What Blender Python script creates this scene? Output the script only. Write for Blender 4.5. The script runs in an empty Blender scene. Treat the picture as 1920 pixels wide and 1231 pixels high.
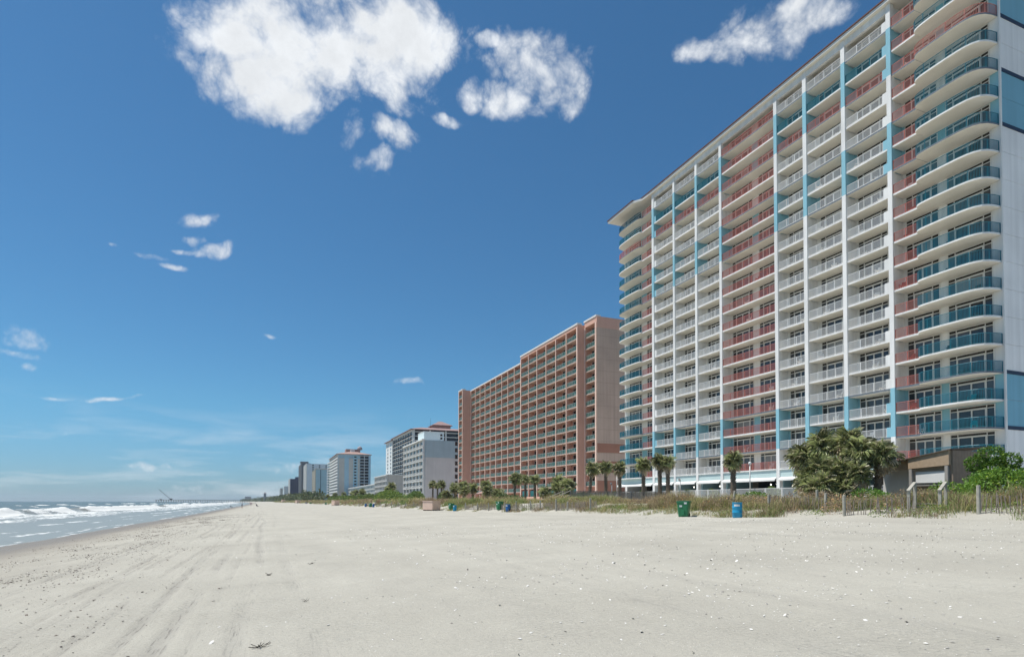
import bpy, math, random
import numpy as np
from mathutils import Vector, Matrix, Euler

R = math.radians
scene = bpy.context.scene
COL = scene.collection
random.seed(7)
rng = np.random.RandomState(11)

# ------------------------------------------------------------------ camera
EYE = Vector((0.0, 0.0, 1.7))
YAW, PITCH, ROLL, FPX, PPY = R(22.09145), R(1.3395), R(0.085), 1112.09, 914.16
cam_data = bpy.data.cameras.new('camera')
cam_data.sensor_width = 36.0
cam_data.lens = FPX / 1920.0 * 36.0
cam_data.shift_y = (PPY - 615.5) / 1920.0
cam_data.clip_start = 0.1
cam_data.clip_end = 60000.0
cam = bpy.data.objects.new('camera', cam_data)
COL.objects.link(cam)
_F = Vector((math.sin(YAW), math.cos(YAW), 0)); _Rt = Vector((math.cos(YAW), -math.sin(YAW), 0)); _U = Vector((0, 0, 1))
_f = math.cos(PITCH) * _F + math.sin(PITCH) * _U
_u0 = -math.sin(PITCH) * _F + math.cos(PITCH) * _U
_r = math.cos(ROLL) * _Rt + math.sin(ROLL) * _u0
_u = -math.sin(ROLL) * _Rt + math.cos(ROLL) * _u0
m = Matrix((_r, _u, -_f)).transposed().to_4x4()
m.translation = EYE
cam.matrix_world = m
scene.camera = cam

# ------------------------------------------------------------------ sun, sky, exposure
SUN_AZ, SUN_EL = R(-62.0), R(66.0)          # azimuth clockwise from +Y: the sun stands ahead, over the sea
SUN_DIR = Vector((math.sin(SUN_AZ) * math.cos(SUN_EL), math.cos(SUN_AZ) * math.cos(SUN_EL), math.sin(SUN_EL)))
sun_data = bpy.data.lights.new('sun', 'SUN')
sun_data.energy = 4.2
sun_data.angle = R(0.53)
sun_data.color = (1.0, 0.955, 0.89)
sun = bpy.data.objects.new('sun', sun_data)
COL.objects.link(sun)
sun.rotation_euler = SUN_DIR.to_track_quat('Z', 'Y').to_euler()
sun.location = (0, 0, 200)

scene.view_settings.view_transform = 'Standard'
scene.view_settings.look = 'None'
scene.view_settings.exposure = 0.33
scene.view_settings.gamma = 1.0
scene.view_settings.use_curve_mapping = False
scene.cycles.max_bounces = 6
scene.cycles.diffuse_bounces = 4
scene.cycles.glossy_bounces = 3
scene.cycles.transparent_max_bounces = 6
scene.cycles.volume_bounces = 0
scene.cycles.caustics_reflective = False
scene.cycles.caustics_refractive = False
scene.cycles.use_denoising = True

SPOTS = [(0.058, 0.629, 0.1631, 0.0489, 1.0), (-0.06, 0.617, 0.0782, 0.0279, 0.8), (-0.013, 0.578, 0.0775, 0.0359, 0.95), (-0.03, 0.663, 0.0537, 0.0265, 0.75), (0.203, 0.67, 0.1059, 0.0451, 0.95), (0.261, 0.666, 0.054, 0.0372, 0.75), (0.182, 0.615, 0.0438, 0.0425, 0.55), (0.133, 0.693, 0.1369, 0.0214, 0.75), (0.099, 0.666, 0.1009, 0.0332, 0.95), (0.439, 0.646, 0.0774, 0.0385, 0.8), (0.385, 0.61, 0.0502, 0.02, 0.6), (0.492, 0.617, 0.0406, 0.0307, 0.65), (0.458, 0.666, 0.0364, 0.0201, 0.65), (0.352, 0.667, 0.0329, 0.0115, 0.42), (0.312, 0.615, 0.0309, 0.0148, 0.38), (0.274, 0.582, 0.0396, 0.0103, 0.16), (0.134, 0.597, 0.0171, 0.0221, 0.4), (0.077, 0.578, 0.0298, 0.0149, 0.48), (0.105, 0.544, 0.0219, 0.0273, 0.38), (0.144, 0.509, 0.0481, 0.0164, 0.42), (0.176, 0.544, 0.0488, 0.0185, 0.52), (0.81, 0.637, 0.0912, 0.0318, 0.72), (0.695, 0.635, 0.0365, 0.0184, 0.6), (0.877, 0.637, 0.0677, 0.0292, 0.6), (-0.106, 0.405, 0.0325, 0.0123, 0.45), (-0.121, 0.377, 0.025, 0.0097, 0.42), (-0.089, 0.364, 0.0359, 0.0114, 0.6), (-0.174, 0.341, 0.0235, 0.0083, 0.45), (-0.144, 0.331, 0.0216, 0.0078, 0.42), (-0.135, 0.361, 0.0274, 0.0063, 0.32), (-0.219, 0.344, 0.0123, 0.0053, 0.2), (-0.309, 0.205, 0.0256, 0.0134, 0.5), (-0.318, 0.189, 0.0242, 0.0073, 0.5), (-0.304, 0.174, 0.0215, 0.0075, 0.4), (-0.258, 0.144, 0.0463, 0.005, 0.5), (-0.213, 0.144, 0.037, 0.0044, 0.45), (0.22, 0.188, 0.0299, 0.0069, 0.12), (-0.009, 0.247, 0.0139, 0.0055, 0.12), (-0.095, 0.027, 0.0636, 0.0112, 0.25), (0.04, 0.05, 0.0716, 0.0152, 0.2), (-0.263, 0.099, 0.0803, 0.005, 0.15), (-0.151, 0.053, 0.0732, 0.007, 0.2), (2.439, 0.863, 0.1612, 0.0625, 0.74), (-2.076, 0.784, 0.2009, 0.0592, 0.59), (1.798, 0.764, 0.1841, 0.0504, 0.94), (2.675, 0.52, 0.1332, 0.0458, 0.79), (-2.13, 0.409, 0.1244, 0.0358, 0.66), (2.085, 0.334, 0.2071, 0.0816, 0.59), (1.541, 0.363, 0.1754, 0.0644, 0.51), (-2.231, 0.211, 0.1451, 0.0502, 0.99), (2.607, 0.812, 0.268, 0.1041, 0.5), (-2.722, 0.946, 0.2186, 0.0813, 0.77)]


def build_world():
    w = bpy.data.worlds.new('World')
    scene.world = w
    w.use_nodes = True
    nt = w.node_tree
    N, L = nt.nodes, nt.links
    for n in list(N):
        N.remove(n)
    out = N.new('ShaderNodeOutputWorld')
    bg = N.new('ShaderNodeBackground')
    bg.inputs['Strength'].default_value = 0.081
    sky = N.new('ShaderNodeTexSky')
    sky.sky_type = 'NISHITA'
    sky.sun_disc = False
    sky.sun_elevation = SUN_EL
    sky.sun_rotation = SUN_AZ % (2 * math.pi)
    sky.altitude = 0.0
    sky.air_density = 1.0
    sky.dust_density = 0.25
    sky.ozone_density = 4.0
    tc = N.new('ShaderNodeTexCoord')

    def vm(op, a, b=None):
        n = N.new('ShaderNodeVectorMath'); n.operation = op
        for i, x in enumerate((a, b)):
            if x is None: continue
            if isinstance(x, (tuple, list)): n.inputs[i].default_value = x
            else: L.new(x, n.inputs[i])
        return n.outputs['Value'] if op == 'DOT_PRODUCT' else n.outputs['Vector']

    def ma(op, a, b=None, clamp=False):
        n = N.new('ShaderNodeMath'); n.operation = op; n.use_clamp = clamp
        for i, x in enumerate((a, b)):
            if x is None: continue
            if isinstance(x, (int, float)): n.inputs[i].default_value = x
            else: L.new(x, n.inputs[i])
        return n.outputs[0]

    D = vm('NORMALIZE', tc.outputs['Generated'])
    # the direction is nudged by noise so that cloud outlines are ragged
    wn = N.new('ShaderNodeTexNoise'); wn.inputs['Scale'].default_value = 7.0; wn.inputs['Detail'].default_value = 3.0
    L.new(D, wn.inputs['Vector'])
    off = vm('SUBTRACT', wn.outputs['Color'], (0.5, 0.5, 0.5))
    sc = N.new('ShaderNodeVectorMath'); sc.operation = 'SCALE'; sc.inputs['Scale'].default_value = 0.075
    L.new(off, sc.inputs[0])
    Dw = vm('ADD', D, sc.outputs['Vector'])
    sw = N.new('ShaderNodeSeparateXYZ'); L.new(Dw, sw.inputs[0])
    az = ma('ARCTAN2', sw.outputs['X'], sw.outputs['Y']); el = ma('ARCSINE', sw.outputs['Z'])
    cb = N.new('ShaderNodeCombineXYZ'); L.new(az, cb.inputs[0]); L.new(el, cb.inputs[1])
    AE = cb.outputs[0]
    acc = None
    for (a0, e0, sa, sb, s_) in SPOTS:          # azimuth, elevation, half width, half height, strength
        k = N.new('ShaderNodeVectorMath'); k.operation = 'MULTIPLY_ADD'
        L.new(AE, k.inputs[0]); k.inputs[1].default_value = (1 / sa, 1 / sb, 0); k.inputs[2].default_value = (-a0 / sa, -e0 / sb, 0)
        r2 = vm('DOT_PRODUCT', k.outputs['Vector'], k.outputs['Vector'])
        g = N.new('ShaderNodeMath'); g.operation = 'MULTIPLY_ADD'
        L.new(r2, g.inputs[0]); g.inputs[1].default_value = -0.62; g.inputs[2].default_value = s_ + (0.14 if s_ < 0.66 else 0.0)
        acc = g.outputs[0] if acc is None else ma('MAXIMUM', acc, g.outputs[0])
    acc = ma('MAXIMUM', acc, -1.0)
    # fluff, in the plane of a cloud layer
    sep = N.new('ShaderNodeSeparateXYZ'); L.new(D, sep.inputs[0])
    zz = ma('MAXIMUM', sep.outputs['Z'], 0.0)
    den = ma('ADD', zz, 0.12)
    inv = ma('DIVIDE', 1.0, den)
    pv = N.new('ShaderNodeVectorMath'); pv.operation = 'SCALE'
    L.new(D, pv.inputs[0]); L.new(inv, pv.inputs['Scale'])
    P = pv.outputs['Vector']

    def noise(vec, scale, detail, rough, dist=0.0):
        n = N.new('ShaderNodeTexNoise')
        n.inputs['Scale'].default_value = scale; n.inputs['Detail'].default_value = detail
        n.inputs['Roughness'].default_value = rough; n.inputs['Distortion'].default_value = dist
        L.new(vec, n.inputs['Vector'])
        return n.outputs['Fac']
    n1 = noise(D, 8.0, 14.0, 0.58, 0.0)
    vor = N.new('ShaderNodeTexVoronoi'); vor.feature = 'F1'; vor.inputs['Scale'].default_value = 24.0
    vor.inputs['Detail'].default_value = 4.0; vor.inputs['Roughness'].default_value = 0.62
    L.new(Dw, vor.inputs['Vector'])
    bil = ma('SUBTRACT', 1.16, vor.outputs['Distance'])
    Ps = vm('ADD', D, (SUN_DIR.x * 0.012, SUN_DIR.y * 0.012, 0.02))
    n2 = noise(Ps, 8.0, 8.0, 0.60, 0.0)
    d = ma('ADD', ma('ADD', acc, ma('MULTIPLY', ma('SUBTRACT', n1, 0.52), 3.3)), ma('MULTIPLY', bil, 0.62))
    mr = N.new('ShaderNodeMapRange'); mr.interpolation_type = 'SMOOTHSTEP'
    mr.inputs['From Min'].default_value = -0.10; mr.inputs['From Max'].default_value = 1.12
    L.new(d, mr.inputs['Value'])
    cover = mr.outputs['Result']
    # thin veils low over the horizon
    mp = N.new('ShaderNodeVectorMath'); mp.operation = 'MULTIPLY'; mp.inputs[1].default_value = (5.0, 5.0, 34.0)
    L.new(D, mp.inputs[0])
    nv = noise(mp.outputs['Vector'], 1.0, 7.0, 0.6, 0.3)
    band = N.new('ShaderNodeMapRange'); band.interpolation_type = 'SMOOTHSTEP'
    band.inputs['From Min'].default_value = 0.17; band.inputs['From Max'].default_value = 0.03
    L.new(sep.outputs['Z'], band.inputs['Value'])
    vr = N.new('ShaderNodeMapRange'); vr.inputs['From Min'].default_value = 0.48; vr.inputs['From Max'].default_value = 0.75
    L.new(nv, vr.inputs['Value'])
    veil = ma('MULTIPLY', ma('MULTIPLY', band.outputs['Result'], vr.outputs['Result']), 0.55)
    cover = ma('MINIMUM', ma('MAXIMUM', cover, veil), 0.97)
    # light and shade inside the cloud
    sh = ma('ADD', ma('MULTIPLY', ma('SUBTRACT', n1, n2), 2.2), 0.5, True)
    core = N.new('ShaderNodeMapRange'); core.inputs['From Min'].default_value = 0.7; core.inputs['From Max'].default_value = 1.9
    L.new(d, core.inputs['Value'])
    shade = ma('SUBTRACT', ma('ADD', 0.80, ma('MULTIPLY', sh, 0.30)), ma('MULTIPLY', core.outputs['Result'], 0.16))
    cc = N.new('ShaderNodeMixRGB'); cc.blend_type = 'MULTIPLY'; cc.inputs['Fac'].default_value = 1.0
    cc.inputs['Color1'].default_value = (9.2, 9.5, 9.8, 1)
    L.new(shade, cc.inputs['Color2'])
    mix = N.new('ShaderNodeMixRGB')
    tint = N.new('ShaderNodeMixRGB'); tint.blend_type = 'MULTIPLY'; tint.inputs['Fac'].default_value = 1.0
    tint.inputs['Color2'].default_value = (0.52, 0.84, 1.0, 1)
    L.new(sky.outputs['Color'], tint.inputs['Color1'])
    lowr = N.new('ShaderNodeMapRange'); lowr.interpolation_type = 'SMOOTHSTEP'      # sea air near the horizon is greyer and bluer
    lowr.inputs['From Min'].default_value = 0.16; lowr.inputs['From Max'].default_value = -0.02
    L.new(sep.outputs['Z'], lowr.inputs['Value'])
    lt = N.new('ShaderNodeMixRGB'); lt.inputs['Color1'].default_value = (0.50, 0.87, 1.0, 1); lt.inputs['Color2'].default_value = (0.43, 0.655, 0.97, 1)
    L.new(lowr.outputs['Result'], lt.inputs['Fac']); L.new(lt.outputs['Color'], tint.inputs['Color2'])
    L.new(cover, mix.inputs['Fac']); L.new(tint.outputs['Color'], mix.inputs['Color1']); L.new(cc.outputs['Color'], mix.inputs['Color2'])
    L.new(mix.outputs['Color'], bg.inputs['Color'])
    L.new(bg.outputs['Background'], out.inputs['Surface'])
    w.cycles.sampling_method = 'MANUAL'
    w.cycles.sample_map_resolution = 512

build_world()

# ------------------------------------------------------------------ helpers
WL = {}                                     # world location of every placed object (buildings are not rotated)

class MB:
    """collects boxes, tubes and quads; mesh() turns them into one mesh"""
    def __init__(s): s.v = []; s.f = []; s.m = []
    def face(s, pts, m=0):
        b = len(s.v); s.v.extend(pts); s.f.append(tuple(range(b, b + len(pts)))); s.m.append(m)
    def box(s, x0, x1, y0, y1, z0, z1, m=0, mats=None):
        b = len(s.v)
        s.v += [(x0, y0, z0), (x1, y0, z0), (x1, y1, z0), (x0, y1, z0), (x0, y0, z1), (x1, y0, z1), (x1, y1, z1), (x0, y1, z1)]
        fs = [(0, 4, 7, 3), (1, 2, 6, 5), (0, 1, 5, 4), (3, 7, 6, 2), (0, 3, 2, 1), (4, 5, 6, 7)]   # -x +x -y +y -z +z
        s.f += [tuple(b + i for i in q) for q in fs]
        s.m += list(mats) if mats else [m] * 6
        return s
    def tube(s, p, q, r0, r1=None, n=6, m=0, cap=True):
        r1 = r0 if r1 is None else r1
        p = Vector(p); q = Vector(q); d = (q - p)
        if d.length < 1e-6: return s
        d.normalize()
        a = d.cross(Vector((0, 0, 1)) if abs(d.z) < 0.9 else Vector((1, 0, 0))).normalized(); c = d.cross(a)
        b = len(s.v)
        for (o, r) in ((p, r0), (q, r1)):
            for i in range(n):
                t = 2 * math.pi * i / n
                s.v.append(tuple(o + a * (r * math.cos(t)) + c * (r * math.sin(t))))
        for i in range(n):
            j = (i + 1) % n
            s.f.append((b + i, b + j, b + n + j, b + n + i)); s.m.append(m)
        if cap:
            s.f.append(tuple(b + i for i in reversed(range(n)))); s.m.append(m)
            s.f.append(tuple(b + n + i for i in range(n))); s.m.append(m)
        return s
    def prism(s, poly, z0, z1, m=0, ms=None):
        n = len(poly); b = len(s.v); ms = m if ms is None else ms
        s.v += [(x, y, z0) for x, y in poly] + [(x, y, z1) for x, y in poly]
        for i in range(n):
            j = (i + 1) % n
            s.f.append((b + i, b + j, b + n + j, b + n + i)); s.m.append(ms)
        s.f.append(tuple(b + i for i in reversed(range(n)))); s.m.append(m)
        s.f.append(tuple(b + n + i for i in range(n))); s.m.append(m)
        return s
    def lathe(s, prof, n=16, m=0, cx=0, cy=0):
        b = len(s.v)
        for (r, z) in prof:
            for i in range(n):
                t = 2 * math.pi * i / n
                s.v.append((cx + r * math.cos(t), cy + r * math.sin(t), z))
        for k in range(len(prof) - 1):
            for i in range(n):
                j = (i + 1) % n
                s.f.append((b + k * n + i, b + k * n + j, b + (k + 1) * n + j, b + (k + 1) * n + i)); s.m.append(m)
        s.f.append(tuple(b + i for i in reversed(range(n)))); s.m.append(m)
        s.f.append(tuple(b + (len(prof) - 1) * n + i for i in range(n))); s.m.append(m)
        return s
    def mesh(s, name, mats, smooth=False):
        me = bpy.data.meshes.new(name)
        me.from_pydata(s.v, [], s.f)
        for mt in (mats if isinstance(mats, (list, tuple)) else [mats]):
            me.materials.append(mt)
        me.polygons.foreach_set('material_index', np.array(s.m, dtype=np.int32))
        if smooth: me.polygons.foreach_set('use_smooth', np.ones(len(s.f), dtype=bool))
        me.update()
        return me

def tag(o, label=None, cat=None, group=None, kind=None):
    if label: o['label'] = label
    if cat: o['category'] = cat
    if group: o['group'] = group
    if kind: o['kind'] = kind
    return o

def put(name, mesh, parent=None, loc=(0, 0, 0)):
    """an unrotated object at world location loc"""
    o = bpy.data.objects.new(name, mesh)
    COL.objects.link(o)
    w = Vector(loc)
    if parent is not None:
        o.parent = parent
        o.location = w - WL[parent.name]
    else:
        o.location = w
    WL[o.name] = w
    return o

def part(name, mesh, parent, loc=(0, 0, 0), rot=(0, 0, 0), scale=(1, 1, 1)):
    """a part in the local space of its parent"""
    o = bpy.data.objects.new(name, mesh)
    COL.objects.link(o)
    o.parent = parent; o.location = loc; o.rotation_euler = rot; o.scale = scale
    return o

def top(name, mesh, loc, rot=(0, 0, 0), scale=(1, 1, 1)):
    o = bpy.data.objects.new(name, mesh)
    COL.objects.link(o)
    o.location = loc; o.rotation_euler = rot; o.scale = scale
    WL[o.name] = Vector(loc)
    return o

# value noise on numpy arrays
_tab = rng.rand(256, 256)
def vnoise(x, y):
    xi = np.floor(x).astype(np.int64); yi = np.floor(y).astype(np.int64)
    fx = x - xi; fy = y - yi
    fx = fx * fx * (3 - 2 * fx); fy = fy * fy * (3 - 2 * fy)
    a = _tab[xi & 255, yi & 255]; b = _tab[(xi + 1) & 255, yi & 255]
    c = _tab[xi & 255, (yi + 1) & 255]; d = _tab[(xi + 1) & 255, (yi + 1) & 255]
    return (a * (1 - fx) + b * fx) * (1 - fy) + (c * (1 - fx) + d * fx) * fy
def fbm(x, y, oct=4, g=0.5):
    s = 0; a = 1.0; t = 0
    for i in range(oct):
        s = s + a * vnoise(x + 17.3 * i, y - 9.1 * i); t += a; a *= g; x = x * 2.03; y = y * 2.03
    return s / t
def sstep(a, b, x):
    t = np.clip((x - a) / (b - a), 0, 1); return t * t * (3 - 2 * t)

# ------------------------------------------------------------------ materials
MATS = {}
def mat(name, col, rough=0.8, var=0.10, nscale=1.2, bump=0.0, bscale=40.0, spec=0.3, metal=0.0, streak=0.0, attr=None, emit=None, transl=0.0):
    if name in MATS: return MATS[name]
    mt = bpy.data.materials.new(name); mt.use_nodes = True
    nt = mt.node_tree; N, L = nt.nodes, nt.links
    b = N['Principled BSDF']
    b.inputs['Roughness'].default_value = rough
    b.inputs['Metallic'].default_value = metal
    b.inputs['Specular IOR Level'].default_value = spec
    c4 = (col[0], col[1], col[2], 1)
    b.inputs['Base Color'].default_value = c4
    src = None
    if attr:
        an = N.new('ShaderNodeAttribute'); an.attribute_name = attr
        src = an.outputs['Color']
    tc = N.new('ShaderNodeTexCoord')
    geo = N.new('ShaderNodeNewGeometry')
    if var > 0:
        n = N.new('ShaderNodeTexNoise'); n.inputs['Scale'].default_value = nscale; n.inputs['Detail'].default_value = 5
        L.new(geo.outputs['Position'], n.inputs['Vector'])
        r = N.new('ShaderNodeMapRange'); r.inputs['From Min'].default_value = 0.25; r.inputs['From Max'].default_value = 0.75
        r.inputs['To Min'].default_value = 1 - var; r.inputs['To Max'].default_value = 1 + var * 0.6
        L.new(n.outputs['Fac'], r.inputs['Value'])
        fac = r.outputs['Result']
        if streak > 0:      # rain streaks running down the wall
            mp = N.new('ShaderNodeMapping'); mp.inputs['Scale'].default_value = (1.6, 1.6, 0.06)
            L.new(geo.outputs['Position'], mp.inputs['Vector'])
            n2 = N.new('ShaderNodeTexNoise'); n2.inputs['Scale'].default_value = 1.0; n2.inputs['Detail'].default_value = 4
            L.new(mp.outputs['Vector'], n2.inputs['Vector'])
            r2 = N.new('ShaderNodeMapRange'); r2.inputs['From Min'].default_value = 0.35; r2.inputs['From Max'].default_value = 0.7
            r2.inputs['To Min'].default_value = 1.0; r2.inputs['To Max'].default_value = 1 - streak
            L.new(n2.outputs['Fac'], r2.inputs['Value'])
            mu = N.new('ShaderNodeMath'); mu.operation = 'MULTIPLY'
            L.new(fac, mu.inputs[0]); L.new(r2.outputs['Result'], mu.inputs[1]); fac = mu.outputs[0]
        mx = N.new('ShaderNodeMixRGB'); mx.blend_type = 'MULTIPLY'; mx.inputs['Fac'].default_value = 1
        if src is not None: L.new(src, mx.inputs['Color1'])
        else: mx.inputs['Color1'].default_value = c4
        L.new(fac, mx.inputs['Color2'])
        src = mx.outputs['Color']
    if src is not None: L.new(src, b.inputs['Base Color'])
    if bump > 0:
        nb = N.new('ShaderNodeTexNoise'); nb.inputs['Scale'].default_value = bscale; nb.inputs['Detail'].default_value = 4
        L.new(tc.outputs['Object'], nb.inputs['Vector'])
        bp = N.new('ShaderNodeBump'); bp.inputs['Strength'].default_value = bump; bp.inputs['Distance'].default_value = 0.02
        L.new(nb.outputs['Fac'], bp.inputs['Height']); L.new(bp.outputs['Normal'], b.inputs['Normal'])
    if emit:
        b.inputs['Emission Color'].default_value = (emit[0], emit[1], emit[2], 1); b.inputs['Emission Strength'].default_value = emit[3]
    if transl > 0:
        tr = N.new('ShaderNodeBsdfTranslucent'); ms = N.new('ShaderNodeMixShader'); ms.inputs['Fac'].default_value = transl
        if src is not None: L.new(src, tr.inputs['Color'])
        else: tr.inputs['Color'].default_value = c4
        L.new(b.outputs['BSDF'], ms.inputs[1]); L.new(tr.outputs['BSDF'], ms.inputs[2])
        L.new(ms.outputs['Shader'], N['Material Output'].inputs['Surface'])
    MATS[name] = mt
    return mt

def glass_mat(name, col, rough=0.06, spec=0.6):
    """window glass with a dim room behind: a dark glossy face that mirrors sea and sky"""
    return mat(name, col, rough=rough, var=0.35, nscale=0.45, spec=spec)

def numpy_mesh(name, verts, faces, mats, smooth=True, attrs=None, nper=4):
    """verts (n,3); faces (k,nper) ints; attrs {name: (n,) float or (n,3) colour} per vertex"""
    me = bpy.data.meshes.new(name)
    nv, nf = len(verts), len(faces)
    me.vertices.add(nv); me.vertices.foreach_set('co', np.ascontiguousarray(verts, dtype=np.float32).ravel())
    me.loops.add(nf * nper); me.loops.foreach_set('vertex_index', np.ascontiguousarray(faces, dtype=np.int32).ravel())
    me.polygons.add(nf)
    me.polygons.foreach_set('loop_start', np.arange(0, nf * nper, nper, dtype=np.int32))
    me.polygons.foreach_set('use_smooth', np.full(nf, smooth, dtype=bool))
    for k, a in (attrs or {}).items():
        if a.ndim == 1:
            at = me.attributes.new(k, 'FLOAT', 'POINT'); at.data.foreach_set('value', a.astype(np.float32))
        else:
            at = me.attributes.new(k, 'FLOAT_COLOR', 'POINT')
            at.data.foreach_set('color', np.concatenate([a, np.ones((nv, 1))], 1).astype(np.float32).ravel())
    for mt in (mats if isinstance(mats, (list, tuple)) else [mats]): me.materials.append(mt)
    me.update(calc_edges=True)
    me.validate()
    return me

# ------------------------------------------------------------------ beach and sea
SEA = -1.1
def coast(y):                                # the shore bends towards the sea far off
    return -65.0 * (np.maximum(y, 0) / 2000.0) ** 2
def toe(y):
    return np.interp(y, [-80, 0, 20, 30, 55, 70, 90, 200, 7000], [1.1, 1.05, 1.0, 0.72, 0.62, 0.38, 0.24, 0.2, 0.2])
def ground_z(x, y, fine=True):
    x = np.asarray(x, float); y = np.asarray(y, float)
    s = x - coast(y)
    z = np.interp(s, [-400, -60, -15.5, -6, 0], [-9, -3.6, -1.12, -0.30, 0.0])
    t = np.clip(s / 26.0, 0, 1)
    z = z + toe(y) * t ** 1.15
    z = z + 0.05 * (fbm(s / 6.0 + 3, y / 11.0, 3) - 0.5) * sstep(-14, -6, s)
    # dune
    edge = 26.6 + 1.3 * (fbm(y / 5.0, y * 0 + 4.2, 3) - 0.5)
    d = s - edge
    dune = np.interp(d, [0, 1.2, 4, 8, 13, 19, 24], [0, 0.28, 0.62, 0.72, 0.62, 0.60, 0.80])
    z = np.where(d > 0, toe(y) + dune * np.interp(toe(y), [0.2, 1.0], [1.9, 0.85]) + 0.35 * (fbm(s / 3.5, y / 4.0, 4) - 0.5) * np.clip(d, 0, 1), z)
    flat = sstep(20, 26, d)
    z = z * (1 - flat) + 1.95 * flat
    return z

RUTS = [(-6.6, .10, .6), (-5.3, .09, .8), (-4.9, .05, .8), (-4.5, .07, .9), (-3.75, .08, 1.0), (-3.45, .05, .8), (-3.05, .08, .9), (-2.35, .07, .9), (-2.05, .05, .8), (-1.7, .09, 1.0), (-1.1, .11, .9), (-0.75, .06, .6), (-0.4, .12, .8), (0.45, .14, .35), (5.5, .25, .3), (7.2, .25, .3), (16, .4, .35), (18.2, .4, .3), (21.5, .5, .4), (23.3, .45, .4)]
def ruts(s, y):
    """tyre tracks that follow the beach: (height, mask)"""
    h = np.zeros_like(s); mk = np.zeros_like(s)
    for i, (c, wd, a) in enumerate(RUTS):
        cc = c + 0.35 * (vnoise(y / 9.0 + 13 * i, y * 0 + i) - 0.5) + 0.12 * np.sin(y / 21.0 + i * 1.7)
        u = (s - cc) / wd
        on = sstep(0.28, 0.55, fbm(y / 5.0 + 31 * i, y * 0 + 2.7 * i, 3)) * (0.5 + vnoise(y * 1.3 + i * 5, s * 3))
        g = np.exp(-u * u) * on
        rim = np.exp(-(np.abs(u) - 1.6) ** 2 * 3) * on
        h += a * (-0.030 * g + 0.014 * rim); mk = np.maximum(mk, a * g)
    return h, mk

def graded(*segs):
    out = []
    for (a, b, n) in segs: out.append(np.linspace(a, b, n, endpoint=False))
    return np.concatenate(out + [np.array([segs[-1][1]])])

def grid_mesh(name, sv, yv, zfun, mats, extra):
    S, Y = np.meshgrid(sv, yv, indexing='ij')
    X = S + coast(Y)
    Z, attrs = zfun(S, X, Y)
    n, m_ = S.shape
    V = np.stack([X, Y, Z], -1).reshape(-1, 3)
    i = np.arange(n - 1)[:, None] * m_ + np.arange(m_ - 1)[None, :]
    i = i.reshape(-1)
    Fc = np.stack([i, i + m_, i + m_ + 1, i + 1], 1)
    return numpy_mesh(name, V, Fc, mats, True, {k: a.reshape(-1) for k, a in attrs.items()})

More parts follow.
